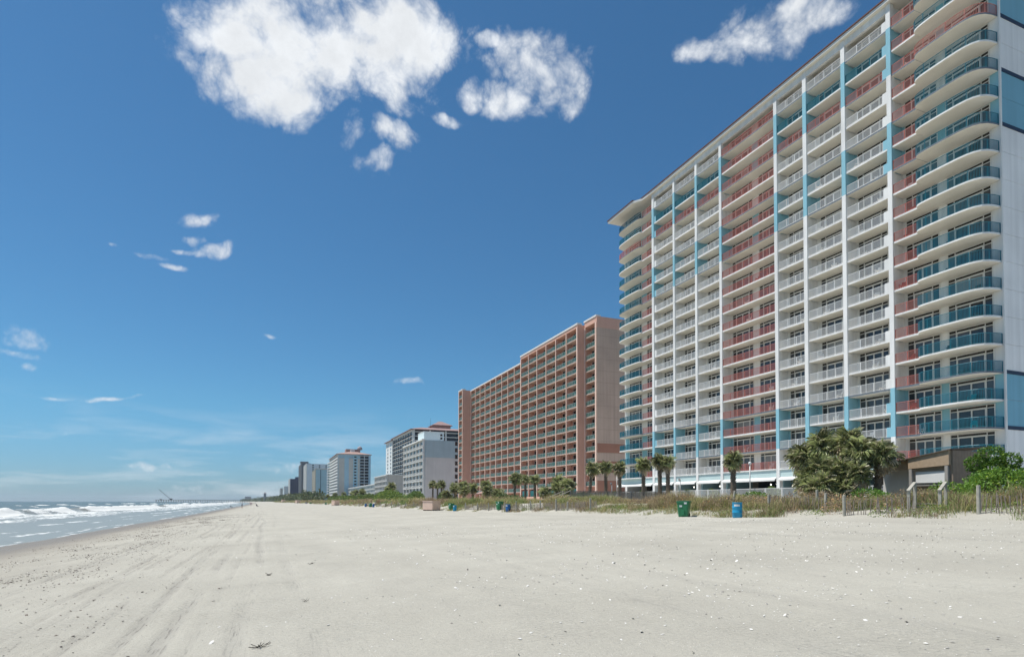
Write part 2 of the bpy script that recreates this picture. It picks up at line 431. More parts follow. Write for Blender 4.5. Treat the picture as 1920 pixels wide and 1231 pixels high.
def sand_material():
    mt = bpy.data.materials.new('sand'); mt.use_nodes = True
    nt = mt.node_tree; N, L = nt.nodes, nt.links
    b = N['Principled BSDF']
    geo = N.new('ShaderNodeNewGeometry')
    def noise(scale, detail=5, rough=0.6, vec=None):
        n = N.new('ShaderNodeTexNoise'); n.inputs['Scale'].default_value = scale; n.inputs['Detail'].default_value = detail
        n.inputs['Roughness'].default_value = rough
        L.new(vec if vec is not None else geo.outputs['Position'], n.inputs['Vector']); return n.outputs['Fac']
    def rng_(x, a, b_, c, d, smooth=False):
        r = N.new('ShaderNodeMapRange'); r.inputs['From Min'].default_value = a; r.inputs['From Max'].default_value = b_
        r.inputs['To Min'].default_value = c; r.inputs['To Max'].default_value = d
        if smooth: r.interpolation_type = 'SMOOTHSTEP'
        L.new(x, r.inputs['Value']); return r.outputs['Result']
    def mixc(fac, a, b_, blend='MIX'):
        mx = N.new('ShaderNodeMixRGB'); mx.blend_type = blend
        for k, x in (('Fac', fac), ('Color1', a), ('Color2', b_)):
            if isinstance(x, (int, float)): mx.inputs[k].default_value = x
            elif isinstance(x, tuple): mx.inputs[k].default_value = x + (1,)
            else: L.new(x, mx.inputs[k])
        return mx.outputs['Color']
    def attr(n):
        a = N.new('ShaderNodeAttribute'); a.attribute_name = n; return a.outputs['Fac']
    base = mixc(rng_(noise(0.22, 6), 0.35, 0.65, 0, 1), (0.410, 0.389, 0.328), (0.470, 0.449, 0.381))
    mpv = N.new('ShaderNodeMapping'); mpv.inputs['Scale'].default_value = (1.0, 0.16, 1.0); L.new(geo.outputs['Position'], mpv.inputs['Vector'])
    base = mixc(rng_(noise(0.9, 6, 0.65, mpv.outputs['Vector']), 0.42, 0.75, 0, 0.45), base, (0.36, 0.342, 0.293))
    fine = rng_(noise(90, 3, 0.7), 0.3, 0.7, 0.86, 1.10)
    base = mixc(1.0, base, fine, 'MULTIPLY')
    # coarse shell hash: pale and dark grains
    vo = N.new('ShaderNodeTexVoronoi'); vo.inputs['Scale'].default_value = 34; L.new(geo.outputs['Position'], vo.inputs['Vector'])
    grain = rng_(vo.outputs['Distance'], 0.12, 0.2, 1, 0, True)
    pick = rng_(noise(2.3, 3), 0.48, 0.62, 0, 1)
    g2 = N.new('ShaderNodeMath'); g2.operation = 'MULTIPLY'; L.new(grain, g2.inputs[0]); L.new(pick, g2.inputs[1])
    base = mixc(g2.outputs[0], base, mixc(rng_(vo.outputs['Color'], 0.5, 0.55, 0, 1), (0.75, 0.74, 0.70), (0.26, 0.25, 0.235)))
    # sand greyer and darker along the tracks, dark mineral grains lying in them
    base = mixc(rng_(attr('rut'), 0.1, 0.9, 0, 0.24), base, (0.25, 0.24, 0.225))
    mps = N.new('ShaderNodeMapping'); mps.inputs['Scale'].default_value = (24.0, 1.3, 1.0); L.new(geo.outputs['Position'], mps.inputs['Vector'])
    stk = rng_(noise(1.0, 6, 0.72, mps.outputs['Vector']), 0.53, 0.66, 0, 0.75)
    zn = N.new('ShaderNodeMath'); zn.operation = 'MULTIPLY'; L.new(stk, zn.inputs[0]); rz_ = N.new('ShaderNodeMath'); rz_.operation = 'MULTIPLY_ADD'; rz_.use_clamp = True; L.new(attr('rut'), rz_.inputs[0]); rz_.inputs[1].default_value = 1.3
    zm = N.new('ShaderNodeMath'); zm.operation = 'MULTIPLY'; L.new(attr('zone'), zm.inputs[0]); zm.inputs[1].default_value = 0.35; L.new(zm.outputs[0], rz_.inputs[2])
    L.new(rz_.outputs[0], zn.inputs[1])
    base = mixc(zn.outputs[0], base, (0.14, 0.132, 0.12))
    # dark heavy-mineral grains strewn in patches
    vd = N.new('ShaderNodeTexVoronoi'); vd.inputs['Scale'].default_value = 16; L.new(geo.outputs['Position'], vd.inputs['Vector'])
    dg = N.new('ShaderNodeMath'); dg.operation = 'MULTIPLY'; L.new(rng_(vd.outputs['Distance'], 0.08, 0.17, 1, 0, True), dg.inputs[0]); L.new(rng_(noise(0.7, 4), 0.52, 0.68, 0, 0.5), dg.inputs[1])
    base = mixc(dg.outputs[0], base, (0.16, 0.145, 0.125))
    # wet brown sand next to the water
    base = mixc(attr('wet'), base, (0.225, 0.19, 0.145))
    base = mixc(rng_(attr('soil'), 0.3, 0.9, 0, 0.8), base, (0.22, 0.19, 0.13))
    L.new(base, b.inputs['Base Color'])
    L.new(rng_(attr('wet'), 0.2, 1.0, 0.92, 0.42), b.inputs['Roughness'])
    b.inputs['Specular IOR Level'].default_value = 0.25
    # relief: grain, wind ripples, scuffs
    mpr = N.new('ShaderNodeMapping'); mpr.inputs['Rotation'].default_value = (0, 0, R(28)); L.new(geo.outputs['Position'], mpr.inputs['Vector'])
    wv = N.new('ShaderNodeTexWave'); wv.inputs['Scale'].default_value = 2.6; wv.inputs['Distortion'].default_value = 7.0
    wv.inputs['Detail'].default_value = 3; wv.inputs['Detail Scale'].default_value = 1.2
    wv.bands_direction = 'Y'; L.new(mpr.outputs['Vector'], wv.inputs['Vector'])
    wm = N.new('ShaderNodeMath'); wm.operation = 'MULTIPLY'; L.new(wv.outputs['Fac'], wm.inputs[0]); L.new(rng_(noise(0.35, 2), 0.40, 0.60, 0, 1.1), wm.inputs[1])
    n1 = noise(11, 8, 0.72); n2 = noise(120, 2)
    s1 = N.new('ShaderNodeMath'); s1.operation = 'MULTIPLY_ADD'; L.new(n1, s1.inputs[0]); s1.inputs[1].default_value = 1.6; L.new(wm.outputs[0], s1.inputs[2])
    s2 = N.new('ShaderNodeMath'); s2.operation = 'MULTIPLY_ADD'; L.new(n2, s2.inputs[0]); s2.inputs[1].default_value = 0.22; L.new(s1.outputs[0], s2.inputs[2])
    bp = N.new('ShaderNodeBump'); bp.inputs['Strength'].default_value = 0.8; bp.inputs['Distance'].default_value = 0.026
    L.new(s2.outputs[0], bp.inputs['Height']); L.new(bp.outputs['Normal'], b.inputs['Normal'])
    return mt

def build_ground():
    sv = graded((-400, -30, 14), (-30, -10, 90), (-10, 12, 300), (12, 26, 90), (26, 34, 60), (34, 60, 50), (60, 300, 24), (300, 2500, 12))
    yv = graded((-150, -4, 14), (-4, 3, 24), (3, 16, 200), (16, 40, 180), (40, 110, 170), (110, 420, 150), (420, 1500, 50), (1500, 9500, 24))
    def zf(S, X, Y):
        Z = ground_z(X, Y)
        h, mk = ruts(S, Y)
        near = sstep(300, 60, Y)
        Z = Z + h * near
        # churned strip beside the tracks, foot prints
        Z = Z + 0.030 * (fbm(S * 3.1, Y * 2.3, 3) - 0.5) * near * sstep(-9, -6, S) * sstep(30, 8, S)
        wet_edge = -9.6 + 2.6 * (fbm(Y / 14.0, Y * 0 + 1.5, 3) - 0.5)
        wet = sstep(wet_edge + 1.8, wet_edge - 3.4, S + 0.9 * (fbm(S / 1.5, Y / 3.0, 3) - 0.5))
        wet = 0.78 * wet + 0.22 * sstep(wet_edge + 5.5, wet_edge - 0.5, S + 1.6 * (fbm(S / 2.0, Y / 6.0, 3) - 0.5))
        soil = sstep(30, 36, S + 3 * (fbm(S / 4, Y / 4, 3) - 0.5))
        zone = sstep(-9, -6, S) * sstep(2.2, -0.5, S) * (0.25 + sstep(.42, .62, fbm(S / 1.2 + 5, Y / 7.0, 3)))
        return Z, {'rut': mk * near, 'wet': wet, 'soil': soil, 'zone': np.clip(zone, 0, 1)}
    me = grid_mesh('beach', sv, yv, zf, sand_material(), None)
    o = put('beach', me)
    tag(o, 'wide pale sand beach with tyre tracks rising to the dunes', None, None, 'structure')
build_ground()

def water_material():
    mt = bpy.data.materials.new('sea_water'); mt.use_nodes = True
    nt = mt.node_tree; N, L = nt.nodes, nt.links
    b = N['Principled BSDF']
    b.inputs['Base Color'].default_value = (0.055, 0.085, 0.080, 1)
    b.inputs['Roughness'].default_value = 0.24
    b.inputs['Specular IOR Level'].default_value = 0.12
    b.inputs['IOR'].default_value = 1.33
    geo = N.new('ShaderNodeNewGeometry')
    n = N.new('ShaderNodeTexNoise'); n.inputs['Scale'].default_value = 0.9; n.inputs['Detail'].default_value = 7; n.inputs['Roughness'].default_value = 0.62
    mp = N.new('ShaderNodeMapping'); mp.inputs['Scale'].default_value = (1.0, 0.45, 1.0)
    L.new(geo.outputs['Position'], mp.inputs['Vector']); L.new(mp.outputs['Vector'], n.inputs['Vector'])
    bp = N.new('ShaderNodeBump'); bp.inputs['Strength'].default_value = 0.6; bp.inputs['Distance'].default_value = 0.22
    L.new(n.outputs['Fac'], bp.inputs['Height']); L.new(bp.outputs['Normal'], b.inputs['Normal'])
    sd = N.new('ShaderNodeAttribute'); sd.attribute_name = 'silt'
    mc = N.new('ShaderNodeMixRGB'); L.new(sd.outputs['Fac'], mc.inputs['Fac'])
    mc.inputs['Color1'].default_value = (0.105, 0.112, 0.085, 1); mc.inputs['Color2'].default_value = (0.27, 0.265, 0.225, 1)
    L.new(mc.outputs['Color'], b.inputs['Base Color'])
    fo = N.new('ShaderNodeBsdfPrincipled'); fo.inputs['Base Color'].default_value = (0.70, 0.71, 0.68, 1); fo.inputs['Roughness'].default_value = 0.85
    nf = N.new('ShaderNodeTexNoise'); nf.inputs['Scale'].default_value = 1.7; nf.inputs['Detail'].default_value = 8; nf.inputs['Roughness'].default_value = 0.68
    mp2 = N.new('ShaderNodeMapping'); mp2.inputs['Scale'].default_value = (1.0, 0.35, 1.0)
    L.new(geo.outputs['Position'], mp2.inputs['Vector']); L.new(mp2.outputs['Vector'], nf.inputs['Vector'])
    at = N.new('ShaderNodeAttribute'); at.attribute_name = 'foam'
    ad = N.new('ShaderNodeMath'); ad.operation = 'ADD'; L.new(at.outputs['Fac'], ad.inputs[0]); L.new(nf.outputs['Fac'], ad.inputs[1])
    mr = N.new('ShaderNodeMapRange'); mr.interpolation_type = 'SMOOTHSTEP'
    mr.inputs['From Min'].default_value = 0.92; mr.inputs['From Max'].default_value = 1.14
    L.new(ad.outputs[0], mr.inputs['Value'])
    bf = N.new('ShaderNodeBump'); bf.inputs['Strength'].default_value = 0.7; bf.inputs['Distance'].default_value = 0.25
    L.new(nf.outputs['Fac'], bf.inputs['Height']); L.new(bf.outputs['Normal'], fo.inputs['Normal'])
    ms = N.new('ShaderNodeMixShader')
    L.new(mr.outputs['Result'], ms.inputs['Fac']); L.new(b.outputs['BSDF'], ms.inputs[1]); L.new(fo.outputs['BSDF'], ms.inputs[2])
    L.new(ms.outputs['Shader'], N['Material Output'].inputs['Surface'])
    return mt

def build_sea():
    geo_out = -60 - np.geomspace(1, 9000, 60)
    sv = np.concatenate([geo_out[::-1][:-18], graded((-150, -62, 110), (-62, -9, 212))])
    sv = np.unique(sv)
    yv = np.unique(np.concatenate([-np.geomspace(60, 8000, 14)[::-1], graded((-60, 10, 30), (10, 130, 320), (130, 420, 300), (420, 1200, 160)), np.geomspace(1210, 10000, 40)]))
    def zf(S, X, Y):
        wig = 7.0 * (fbm(Y / 60.0, Y * 0 + 8.8, 3) - 0.5) + 3.0 * (fbm(Y / 16.0, Y * 0 + 2.8, 3) - 0.5)
        z = np.full_like(S, SEA)
        foam = np.zeros_like(S)
        # open swell
        off = sstep(-40, -120, S)
        z += off * 0.35 * (fbm(S / 9.0, Y / 34.0, 4) - 0.5)
        z += 0.16 * np.sin((S + wig * 1.6) / 5.2) * sstep(-30, -60, S)
        # lines of breakers, each broken along its length
        for (c, H_, fw, bw, seed, lo) in ((-45, 1.25, 1.7, 4.5, 3.1, 0.30), (-64, 0.8, 2.0, 4.0, 7.7, 0.52), (-92, 0.8, 2.2, 5, 1.3, 0.50), (-135, 0.8, 2.6, 6, 5.9, 0.58)):
            u = S - (c + wig)
            on = sstep(lo, lo + 0.16, fbm(Y / 30.0 + seed * 9, Y * 0 + seed, 3))
            lump = 0.55 + 0.9 * fbm(Y / 3.2, S / 2.5 + seed, 4)
            prof = np.where(u > 0, np.exp(-(u / fw) ** 2), np.exp(-(u / bw) ** 2))
            z += H_ * prof * (0.30 + 0.70 * on * lump) * (1.0 if c == -45 else 0.8)
            brk = np.where(u > 0, np.exp(-(u / (fw * 2.6)) ** 2), np.exp(-(u / 0.9) ** 2)) * on
            foam = np.maximum(foam, brk * 0.95)
        # white water that runs in from the nearest breaker
        zone = sstep(-50, -43, S - wig) * sstep(-22, -33, S - wig * 0.5)
        foam = np.maximum(foam, zone * (0.33 + 0.42 * fbm(S / 3.0, Y / 12.0, 4)))
        z += 0.30 * zone * (fbm(S / 1.6, Y / 3.0, 4) - 0.35)
        # thin lines of froth in the wash
        for (c, w_, a, seed) in ((-24.5, 1.3, .60, 2.2), (-21.0, .9, .52, 6.1), (-18.3, .9, .58, 4.4), (-16.2, .55, .5, 8.3)):
            cc = c + 3.2 * (fbm(Y / 11.0 + seed * 7, Y * 0 + seed, 4) - 0.5)
            on = sstep(0.34, 0.56, fbm(Y / 14.0 + seed * 3, Y * 0 + seed * 2, 3))
            foam = np.maximum(foam, a * on * np.exp(-((S - cc) / w_) ** 2))
        # swash edge: the sheet of water runs up in tongues
        run = 0.16 * (fbm(Y / 9.0, Y * 0 + 3.3, 3) - 0.5)
        z += run * sstep(-26, -17, S)
        depth = z - ground_z(X, Y)
        foam = np.maximum(foam, 0.56 * np.exp(-((depth - 0.015) / 0.03) ** 2) * sstep(0.38, 0.6, fbm(Y / 7.0, Y * 0 + 6.6, 3)))
        silt = sstep(-75, -28, S) * 0.85 + 0.15 * sstep(-250, -60, S)
        return z, {'foam': foam, 'silt': silt}
    me = grid_mesh('sea', sv, yv, zf, water_material(), None)
    tag(put('sea', me), 'grey green sea with white breakers rolling onto the sand', None, None, 'structure')
build_sea()

# ------------------------------------------------------------------ shared building bits
W_ = mat('white_paint', (0.74, 0.735, 0.70), 0.75, 0.07, 0.5, streak=0.05)
def rail_mesh(name, L, m, h=1.05, gap=0.115, bw=0.026, post=1.45, kick=0.0):
    """a straight railing along +Y from 0 to L with uprights"""
    b = MB()
    b.box(-0.03, 0.03, 0, L, h - 0.045, h, 0)
    b.box(-0.02, 0.02, 0, L, 0.07, 0.11, 0)
    n = max(1, round(L / post))
    for i in range(n + 1):
        y = min(max(i * L / n, 0.03), L - 0.03)
        b.box(-0.032, 0.032, y - 0.03, y + 0.03, 0, h - 0.045, 0)
    k = int(L / gap)
    for i in range(1, k):
        y = i * L / k
        b.box(-0.012, 0.012, y - bw / 2, y + bw / 2, 0.11, h - 0.045, 0)
    return b.mesh(name, m)

def path_rail_mesh(name, pts, m, h=1.05, gap=0.115, bw=0.026):
    """a railing that follows a line in plan"""
    b = MB()
    P = [Vector((x, y, 0)) for x, y in pts]
    for p, q in zip(P, P[1:]):
        b.tube(p + Vector((0, 0, h - 0.02)), q + Vector((0, 0, h - 0.02)), 0.032, n=5)
        b.tube(p + Vector((0, 0, 0.09)), q + Vector((0, 0, 0.09)), 0.02, n=4)
        d = (q - p); k = max(1, int(d.length / gap))
        for i in range(k):
            c = p + d * (i / k)
            b.box(c.x - bw / 2, c.x + bw / 2, c.y - bw / 2, c.y + bw / 2, 0.1, h - 0.03)
    acc = 0
    for p, q in zip(P, P[1:]):
        acc += (q - p).length
        if acc > 1.3:
            b.box(q.x - 0.03, q.x + 0.03, q.y - 0.03, q.y + 0.03, 0, h - 0.03); acc = 0
    return b.mesh(name, m)

GLASS = [glass_mat('glass_dark', (0.035, 0.04, 0.045)), glass_mat('glass_grey', (0.075, 0.08, 0.085)), glass_mat('glass_blind', (0.26, 0.255, 0.24), 0.25, 0.4), glass_mat('glass_deep', (0.016, 0.018, 0.02))]
TRANSOM = mat('bronze_glass', (0.030, 0.026, 0.020), 0.25, 0.2, spec=0.4)

# plastic chair, about 90 cm tall, facing -X (the sea)
def chair_mesh(m):
    b = MB()
    for (x, y) in ((-.2, -.22), (-.2, .22), (.2, -.22), (.2, .22)):
        b.tube((x * 1.15, y * 1.1, 0), (x, y, .42), .022, .03, 5)
    b.box(-.25, .24, -.25, .25, .41, .45)
    v0 = len(b.v)
    b.box(.22, .26, -.25, .25, .45, .92)
    for i in range(v0, len(b.v)):
        x, y, z = b.v[i]; b.v[i] = (x + (z - .45) * .22, y * (1 - .25 * max(0, z - .7)), z)
    for y in (-.27, .27):
        b.box(-.22, .28, y - .025, y + .025, .62, .655); b.tube((-.2, y, .43), (-.2, y, .63), .02, n=4)
    return b.mesh('chair', m)
CHAIR_W = chair_mesh(mat('chair_plastic', (0.72, 0.71, 0.68), 0.5, 0.05))
CHAIR_T = chair_mesh(mat('chair_teal', (0.03, 0.33, 0.36), 0.5, 0.05))
CHAIR_R = chair_mesh(mat('chair_red', (0.30, 0.05, 0.05), 0.5, 0.05))
CHAIR_O = chair_mesh(mat('chair_orange', (0.55, 0.20, 0.03), 0.5, 0.05))
CHAIR_D = chair_mesh(mat('chair_dark', (0.06, 0.05, 0.045), 0.6, 0.05))
ORD = ['ground', 'first', 'second', 'third', 'fourth', 'fifth', 'sixth', 'seventh', 'eighth', 'ninth', 'tenth', 'eleventh', 'twelfth', 'thirteenth', 'fourteenth', 'fifteenth', 'sixteenth', 'seventeenth', 'eighteenth', 'nineteenth']

# ------------------------------------------------------------------ the tall blue, white and coral tower
FX, BX, Z0, FH, NF = 64.9, 66.7, 6.33, 2.75, 19
YC0, YC1 = 35.55, 102.9
BLUE_K = {1, 2, 12, 13, 16, 17}
DARK_E = {1, 3, 12, 14, 16, 18}
COLS = [(90.43, 91.05), (84.37, 84.87), (78.5, 79.01), (72.75, 73.27), (61.73, 62.28), (56.82, 57.39), (51.14, 51.67), (45.31, 45.83)]   # far to near
GZ = 2.15

def build_tower():
    T = tag(put('hotel_tower', None, None, (FX, 36, GZ)), 'tall white and light blue hotel tower with coral and teal balcony railings', 'building')
    white = mat('tower_white', (0.84, 0.835, 0.805), 0.8, 0.11, 0.35, 0.15, 30, streak=0.15)
    blue = mat('tower_blue', (0.27, 0.53, 0.62), 0.8, 0.07, 0.35, 0.15, 30, streak=0.05)
    gable_w = mat('tower_gable_white', (0.83, 0.83, 0.81), 0.85, 0.10, 0.22, 0.2, 22, streak=0.13)
    gable_b = mat('tower_gable_blue_shaded', (0.20, 0.43, 0.54), 0.85, 0.07, 0.22, 0.2, 22, streak=0.10)  # the gable's shade is put into the colour: darker than the column blue
    cream = mat('tower_soffit', (0.80, 0.765, 0.68), 0.85, 0.08, 0.6)
    navy = mat('tower_navy', (0.022, 0.04, 0.075), 0.6, 0.1)
    edge_d = mat('tower_dark_edge', (0.16, 0.19, 0.22), 0.7, 0.15)
    frame = mat('tower_frame', (0.70, 0.695, 0.66), 0.5, 0.04)
    rails = {'w': mat('rail_white', (0.78, 0.78, 0.76), 0.4, 0.03), 'r': mat('rail_coral', (0.52, 0.195, 0.16), 0.45, 0.08), 't': mat('rail_teal', (0.018, 0.165, 0.22), 0.4, 0.08)}
    pale = mat('tower_pale_aqua', (0.50, 0.63, 0.62), 0.8, 0.05, 0.5)
    roofm = mat('tower_roof', (0.13, 0.055, 0.04), 0.8, 0.2, 3)
    # body: one wall panel for every floor, with an open joint between floors
    core = MB().box(BX + .06, BX + 17.9, YC0 + .06, YC1 - .06, GZ + 4.0, Z0 + NF * FH, 0)
    put('core_wall', core.mesh('core_wall', [gable_w]), T)
    for k in range(NF):
        z0 = Z0 + k * FH; z1 = z0 + FH - 0.035
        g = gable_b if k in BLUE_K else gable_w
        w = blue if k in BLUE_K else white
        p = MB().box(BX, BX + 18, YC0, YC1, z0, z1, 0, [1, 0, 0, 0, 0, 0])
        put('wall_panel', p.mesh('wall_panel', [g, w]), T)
    put('base_wall', MB().box(BX, BX + 18, YC0, YC0 + .5, GZ, Z0 - .035, 0).mesh('base_wall', gable_w), T)
    put('base_wall', MB().box(BX, BX + 18, YC1 - .5, YC1, GZ, Z0 - .035, 0).mesh('base_wall', gable_w), T)
    for k in DARK_E:
        z = Z0 + k * FH
        put('navy_band', MB().box(BX + .02, BX + 18.05, YC0 - .06, YC0 + .02, z - .20, z + .16, 0).mesh('navy_band', navy), T)
    for y in (YC0 - .02, YC1 + .02):
        put('corner_trim', MB().box(BX - .08, BX + .14, y - .07, y + .07, GZ, Z0 + NF * FH, 0).mesh('corner_trim', white), T)
    # columns with their partition walls
    for i, (a, b_) in enumerate(COLS):
        c = MB(); q = MB()
        c.box(FX - .12, FX + .5, a, b_, GZ, Z0, 0)
        for k in range(NF):
            mm = 1 if k in BLUE_K else 0
            z0 = Z0 + k * FH
            c.box(FX - .12, FX + .5, a, b_, z0 + .001, z0 + FH, mm)
            q.box(FX + .5, BX, a + .12, b_ - .12, z0 + .001, z0 + FH - .2, mm)
        put('column', c.mesh('column', [white, blue]), T)
        put('partition_wall', q.mesh('partition_wall', [white, blue]), T)
    # balconies.  bay: (name, y0, y1, windows, rail kind)
    bays = []
    names = ['A', 'B', 'C', 'D', 'E', 'F', 'G']
    for i in range(7):
        y1, y0 = COLS[i][0], COLS[i + 1][1]
        bays.append([names[i], y0, y1])
    slabm = {False: [cream, white], True: [cream, edge_d], 'b': [cream, blue]}
    sm, rm = {}, {}
    def slab(L, dark):
        key = (round(L, 2), dark)
        if key not in sm:
            sm[key] = MB().box(FX, BX - .002, 0, L, -.2, 0, 0, [1, 0, 1, 1, 0, 0]).mesh('balcony_slab', slabm[dark])
        return sm[key]
    def rail(L, c):
        key = (round(L, 2), c)
        if key not in rm: rm[key] = rail_mesh('railing', L, rails[c])
        return rm[key]
    # windows: frame mesh + panes
    wins, far_panes = [], MB()
    wm = {}
    def window_set(w):
        key = round(w, 2)
        if key in wm: return wm[key]
        s = 0.72; hT = 2.50; hd = 2.08; t = 0.07
        f = MB()
        x0, x1 = -.09, -.003
        ys = [0, s, w - s, w]
        for y in (0, s, w - s - t, w - t): f.box(x0, x1, y, y + t, 0, hT, 0)
        f.box(x0 + .004, x1, t, w - t, hT - t, hT, 0)
        f.box(x0 + .004, x1, t, s, hd, hd + t, 0); f.box(x0 + .004, x1, w - s, w - t, hd, hd + t, 0)
        f.box(x0 - .03, x1, s + t, w - s - t, hd - .04, hd + .12, 0)
        f.box(x0 - .03, x1, s + t, s + t + .1, .04, hd - .04, 0); f.box(x0 - .03, x1, w - s - t - .1, w - s - t, .04, hd - .04, 0)
        f.box(x0 - .03, x1, w / 2 - .06, w / 2 + .06, .04, hd - .04, 0)
        f.box(x0 - .03, x1, s + t, w - s - t, 0, .04, 0)
        pn = []
        px0, px1 = -.045, -.0035
        for (y0, y1, z0, z1, kind) in ((t, s, .05, hd, 'g'), (w - s, w - t, .05, hd, 'g'), (t, s, hd + t, hT - t, 't'), (w - s, w - t, hd + t, hT - t, 't'),
                                       (s + t, w - s - t, hd + .12, hT - t, 't'), (s + t + .1, w / 2 - .06, .04, hd - .04, 'd'), (w / 2 + .06, w - s - t - .1, .04, hd - .04, 'd')):
            pn.append((px0, px1, y0, y1, z0, z1, kind))
        wm[key] = (f.mesh('window', frame), pn)
        return wm[key]
    pane_cache = {}
    def add_window(yn, yf, k):
        """window between near end yn and far end yf on floor k"""
        w = yf - yn
        fm, pn = window_set(w)
        z = Z0 + k * FH
        o = put('window', fm, T, (BX, yn, z))
        r = random.random()
        gd = [GLASS[0], GLASS[1], GLASS[2], GLASS[3]][0 if r < .45 else 1 if r < .72 else 2 if r < .86 else 3]
        gd2 = gd if random.random() < .6 else GLASS[random.randint(0, 1)]
        wins.append((o, yn, z, [(p, {'t': TRANSOM, 'g': GLASS[1] if random.random() < .7 else GLASS[0]}.get(p[6], gd if j == 5 else gd2)) for j, p in enumerate(pn)]))
    bay_win = {'A': [(86.15, 89.9)], 'B': [(80.4, 84.1)], 'C': [(74.4, 78.1)], 'D': [(62.95, 66.93), (68.17, 72.41)], 'E': [(57.75, 61.45)], 'F': [(52.4, 56.32)], 'G': [(47.2, 50.96)]}
    H2w, I2w = (41.47, 45.03), (36.4, 40.65)
    mir = lambda y: 91.05 + (45.26 - y) * 1.22          # the far end unit is a little longer than the near one
    outline = [(64.9, 42.6), (64.6, 42.5), (64.36, 42.25), (64.22, 41.85), (64.16, 41.3), (64.12, 40.4), (64.1, 39.0), (64.12, 37.9), (64.2, 37.2), (64.38, 36.65), (64.7, 36.2), (65.2, 35.9), (65.85, 35.74), (66.695, 35.66)]
    outl2 = [(64.9 + (x - 64.9) * (.8 if x < 64.9 else 1), mir(y)) for x, y in outline]
    def round_slab(ol, dark):
        poly = list(ol) + [(66.695, ol[0][1])]
        if ol is outl2: poly = poly[::-1]
        return MB().prism(poly, -.17, 0, 0, 1).mesh('balcony_slab', slabm[dark])
    rs = {(i, d): round_slab(ol, d) for i, ol in enumerate((outline, outl2)) for d in (False, True)}
    rr = {(i, c): path_rail_mesh('railing', [(x + .08 if x < 66 else x, y + (.06 if i == 0 else -.06) * (1 if x > 64.4 else 0)) for x, y in ol][1:], rails[c], gap=.11, bw=.027) for i, ol in enumerate((outline, outl2)) for c in 'tr'}
    for k in range(NF):
        z = Z0 + k * FH
        dark = k in DARK_E
        for (n, y0, y1) in bays:
            s = put('balcony_slab', slab(y1 - y0, dark), T, (0, y0, z))
            c = 'r' if n == 'D' else 't' if k == 17 else 'r' if k == 16 else 'w'
            ya, yb = y0, y1
            stub = None
            if n == 'G': stub = (y0 + .001, y0 + .56); ya = y0 + .56
            if n == 'A': stub = (y1 - .52, y1 - .001); yb = y1 - .52
            put('railing', rail(yb - ya, c), s, (FX + .07, ya, z))
            if stub:
                put('parapet_stub', MB().box(FX, FX + .14, stub[0], stub[1], 0.002, 1.12, 0).mesh('parapet_stub', [blue if k in BLUE_K else white]), s, (0, 0, z))
            for (a, b_) in bay_win[n]: add_window(a, b_, k)
            if k not in BLUE_K and n != 'D' or True:
                lamp = MB().box(-.1, -.003, -.1, .1, 2.02, 2.22, 0)
        # end units
        for e in (0, 1):
            if e == 0: ya, yb = 42.6, 45.31
            else: ya, yb = 91.05, mir(42.6)
            s = put('balcony_slab', slab(yb - ya, dark), T, (0, ya, z))
            put('railing', rail(yb - ya, 'r'), s, (FX + .07, ya, z))
            s2 = put('balcony_slab', rs[(e, dark)], T, (0, 0, z))
            put('railing', rr[(e, 'r' if k == 16 else 't')], s2, (0, 0, z))
            for (a, b_) in (H2w, I2w):
                if e == 0: add_window(a, b_, k)
                else: add_window(mir(b_) + .35, mir(b_) + .35 + (b_ - a), k)
    # the 300 largest panes are single objects, the others one part
    wins.sort(key=lambda t: (t[1]) + 0.25 * abs(t[2] - 12))
    left = 300
    gi = {g.name: i for i, g in enumerate(GLASS + [TRANSOM])}
    for (o, yn, z, pn) in wins:
        for (p, g) in pn:
            if left > 0:
                key = (p[2:6], g.name)
                if key not in pane_cache:
                    pane_cache[key] = MB().box(*p[:6]).mesh('pane', g)
                put('pane', pane_cache[key], o, (BX, yn, z)); left -= 1
            else:
                far_panes.box(BX + p[0], BX + p[1], yn + p[2], yn + p[3], z + p[4], z + p[5], gi[g.name])
    tag(put('window_panes', far_panes.mesh('window_panes', GLASS + [TRANSOM]), T), kind='stuff')
    # eave, beam and roof
    ZT = Z0 + NF * FH
    put('beam', MB().box(FX - .02, FX + .4, COLS[7][1] + .002, COLS[0][0] - .002, ZT - .75, ZT + .05, 0).mesh('beam', white), T)
    put('soffit', MB().box(FX - .5, BX + 18, 46, 90.4, ZT + .05, ZT + .42, 0, [1, 0, 0, 0, 0, 0]).mesh('soffit', [cream, W_]), T)
    for (a, b_, nm) in ((33.6, 46, 0), (90.4, 104.0, 1)):
        poly = [(FX - .5, 46.0), (FX - .55, 43.4), (FX - 1.2, 42.5), (FX - 1.6, 41.9), (FX - 1.6, a), (BX + 18, a), (BX + 18, 46.0)] if nm == 0 else \
               [(FX - .5, 90.4), (BX + 18, 90.4), (BX + 18, b_), (FX - 1.6, b_), (FX - 1.6, 95.2), (FX - 1.2, 94.5), (FX - .55, 93.5)]
        put('soffit', MB().prism(poly, ZT + .05, ZT + .42, 0, 1).mesh('soffit', [cream, W_]), T)
    rf = MB()
    ov = .12
    for (x0, y0, y1, zt) in ((FX - .5 - ov, 41.0, 96.0, 3.6), (FX - 1.6 - ov, 33.6 - ov, 42.0, 4.2), (FX - 1.6 - ov, 95.0, 104.0 + ov, 4.2)):
        xm = BX + 9; z = ZT + .424; x2 = BX + 18 + ov
        ins = 0.3 if zt < 4 else 5.0
        b0 = len(rf.v)
        rf.v += [(x0, y0, z), (x2, y0, z), (x2, y1, z), (x0, y1, z), (x0, y0, z + .16), (x2, y0, z + .16), (x2, y1, z + .16), (x0, y1, z + .16), (xm, y0 + ins, z + zt), (xm, y1 - ins, z + zt)]
